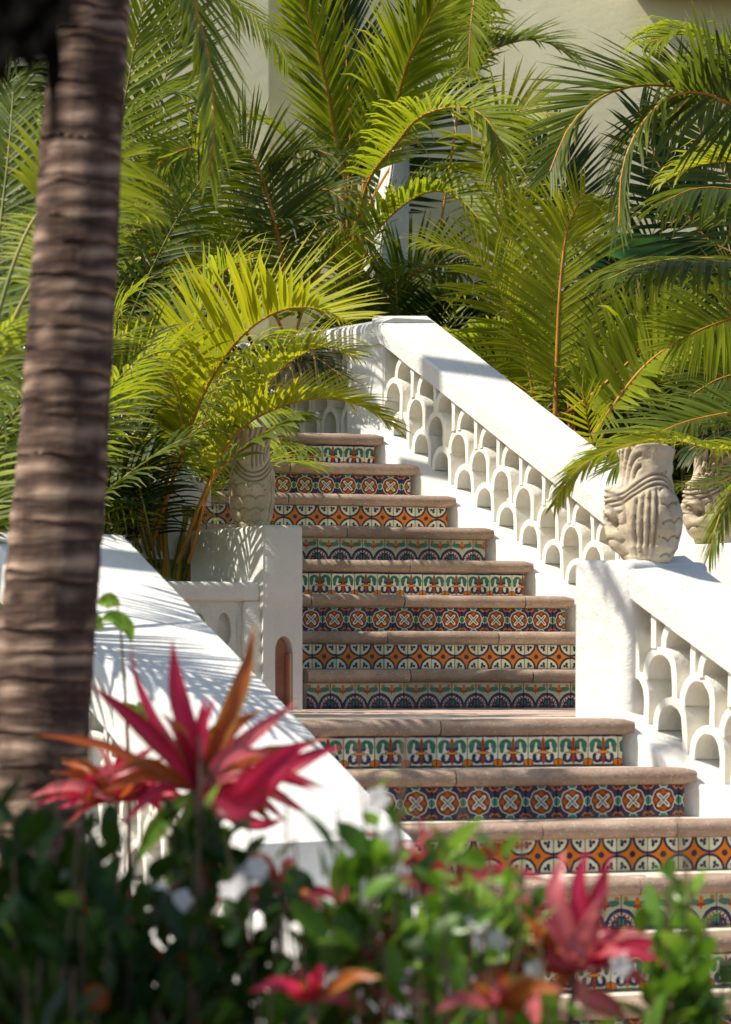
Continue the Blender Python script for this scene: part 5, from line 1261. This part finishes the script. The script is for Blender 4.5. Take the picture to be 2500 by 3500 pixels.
SP = [((700, 3080, 5.3), 'small red cordyline tip among dark leaves below the large cordyline'), ((960, 3050, 5.3), 'small red cordyline tip under the end of the white coping'),
      ((1250, 3330, 4.8), 'small red cordyline at the bottom between the shrubs'), ((330, 3130, 5.3), 'small rusty cordyline in front of the trunk base'),
      ((1080, 3420, 4.6), 'small red cordyline at the very bottom in the middle'), ((1690, 3440, 4.5), 'small scarlet cordyline at the bottom edge left of the pink one'),
      ((500, 3330, 4.9), 'small dim cordyline deep in the dark hedge on the left'), ((1180, 3130, 5.1), 'small red cordyline left of the slim three leaved one')]
for i, ((x, y, D), lab) in enumerate(SP):
    rg = random.Random(50+i); lv = []
    for k in range(6):
        a = R(rg.uniform(0, 180)); ln = rg.uniform(70, 160)
        lv.append(([(x+math.cos(a)*ln*.5, y-math.sin(a)*ln*.5, 0), (x+math.cos(a)*ln, y-math.sin(a)*ln*.8, -.05)], rg.uniform(.02, .035), rg.choice(['ti_red', 'ti_pink', 'ti_rust'])))
    cordyline(lab, (x, y), D, lv, extra=5, reach=.6)
# young climber with lobed leaves right of the trunk
cl = thing('young_climber', 'thin bare twig and lime green leaves against the striped white coping', 'plant', (at(420, 0, 7.6).x, 7.6, -1.2))
partw('stem', tube([at(450, 4200, 7.6), at(440, 2600, 7.6), at(430, 2400, 7.6), at(415, 2180, 7.6), at(400, 2050, 7.6)], .006, .002, 'stem'), cl, M['stem_brown'])
for pts, w_ in (([(330, 2060), (380, 2055), (415, 2070)], .05), ([(340, 2120), (390, 2110), (440, 2150), (450, 2200)], .05), ([(300, 2080), (330, 2130), (360, 2150)], .045), ([(420, 2400), (460, 2440), (500, 2490)], .05), ([(470, 2400), (500, 2440), (520, 2520)], .05), ([(330, 2050), (300, 2030), (290, 2100)], .04)):
    lance([at(x, y, 7.5) for x, y in pts], w_, 'shrub_young', cl)
# white flecks low among the leaves, imitating bright gaps in the hedge
fl = []
rg = random.Random(77)
def gap_glint():
    v = []; f = []; tn = []
    for k in range(5):
        a = 2*math.pi*k/5; b_ = len(v)
        for (r_, w_, z_) in ((.002, .003, 0), (.012, .009, .002), (.022, .011, .003), (.030, .003, 0)):
            for s_ in (-1, 1): v.append(Vector((math.cos(a)*r_-math.sin(a)*w_*s_, math.sin(a)*r_+math.cos(a)*w_*s_, z_))); tn.append((.5, 0))
        for i in range(3): f.append((b_+i*2, b_+i*2+1, b_+i*2+3, b_+i*2+2))
    me = mesh('gap_glint', v, f, True); set_tone(me, tn); me.materials.append(M['glint_white']); return me
GLINT = gap_glint()
fb = thing('glint_shrub', 'low shrub near the bottom centre with added white flecks imitating bright gaps', 'shrub', (at(1430, 0, 4.6).x, 4.6, -1.4))
for (x, y) in ((1290, 2730), (1350, 2860), (1280, 3060), (1360, 3020), (1400, 3150), (1480, 3120), (1500, 3180), (1430, 3270), (1370, 3330), (1640, 3170), (1690, 3200), (1340, 3040), (1360, 3200), (1540, 3310), (1410, 3410), (1120, 3080), (820, 3010), (780, 3050), (620, 3060), (560, 3040), (900, 2970), (2110, 3290), (1840, 3330)):
    for q in range(2):
        o = link('gap_glint', GLINT, fb); p_ = at(x+rg.uniform(-18, 18), y+rg.uniform(-18, 18), 4.9+rg.uniform(-.2, .1))
        o.location = p_-Vector(fb.location); o.rotation_euler = (R(rg.uniform(30, 110)), 0, R(rg.uniform(-50, 50))); s_ = rg.uniform(.45, .75); o.scale = (s_, s_, s_)
for k in range(8):
    p_ = at(rg.uniform(1250, 1700), rg.uniform(3000, 3200), 4.8); partw('branch', tube([Vector((p_.x, 4.8, -1.4)), p_], .006, .002, 'branch'), fb, M['stem_brown'])
for k in range(40):
    o = link('leaf', rg.choice(LEAVES['shrub_young']), fb); p_ = at(rg.uniform(1230, 1760), rg.uniform(2900, 3300), 4.8+rg.uniform(-.1, .2)); o.matrix_local = Matrix.Translation(p_-Vector(fb.location)) @ rand_rot(rg, Vector((0, -.6, .5)))
# leafy tree added out of view on the left to shade the foreground
tr = thing('added_shade_tree', 'unseen leafy tree added beyond the left edge to shade the shrubs', 'tree', (-2.7, 4.3, -1.3))
partw('trunk', tube([Vector((-2.7, 4.3, -1.3)), Vector((-2.65, 4.3, .2)), Vector((-2.5, 4.3, 1.6))], .12, .07, 'trunk', 10), tr, M['stem_brown'])
v = []; f = []; tn = []; rg = random.Random(5); P0 = [[vv.co.copy()*2.4 for vv in me.vertices] for me in LEAVES['shrub_leaf']]; F0 = [[tuple(p_.vertices) for p_ in me.polygons] for me in LEAVES['shrub_leaf']]
cen = [(Vector((-2.75+rg.gauss(0, .55), 4.3+rg.gauss(0, .7), 2.1+rg.gauss(0, .35))), rg.uniform(.25, .5)) for _ in range(26)]
for k in range(2600):
    c0, r0 = rg.choice(cen); d_ = Vector((rg.gauss(0, 1), rg.gauss(0, 1), rg.gauss(0, 1))).normalized(); c_ = c0+d_*r0*rg.random()**.4
    if c_.x > -2.1: continue  # crown trimmed to limit how far its shade reaches
    m4 = Matrix.Translation(c_) @ rand_rot(rg, d_); j = rg.randrange(7); b_ = len(v); v += [m4 @ p_ for p_ in P0[j]]; tn += [(rg.random(), 0)]*len(P0[j]); f += [tuple(b_+ii for ii in ff) for ff in F0[j]]
me = mesh('crown', v, f, True); set_tone(me, tn); partw('crown', me, tr, M['shrub_leaf'], kind='stuff')
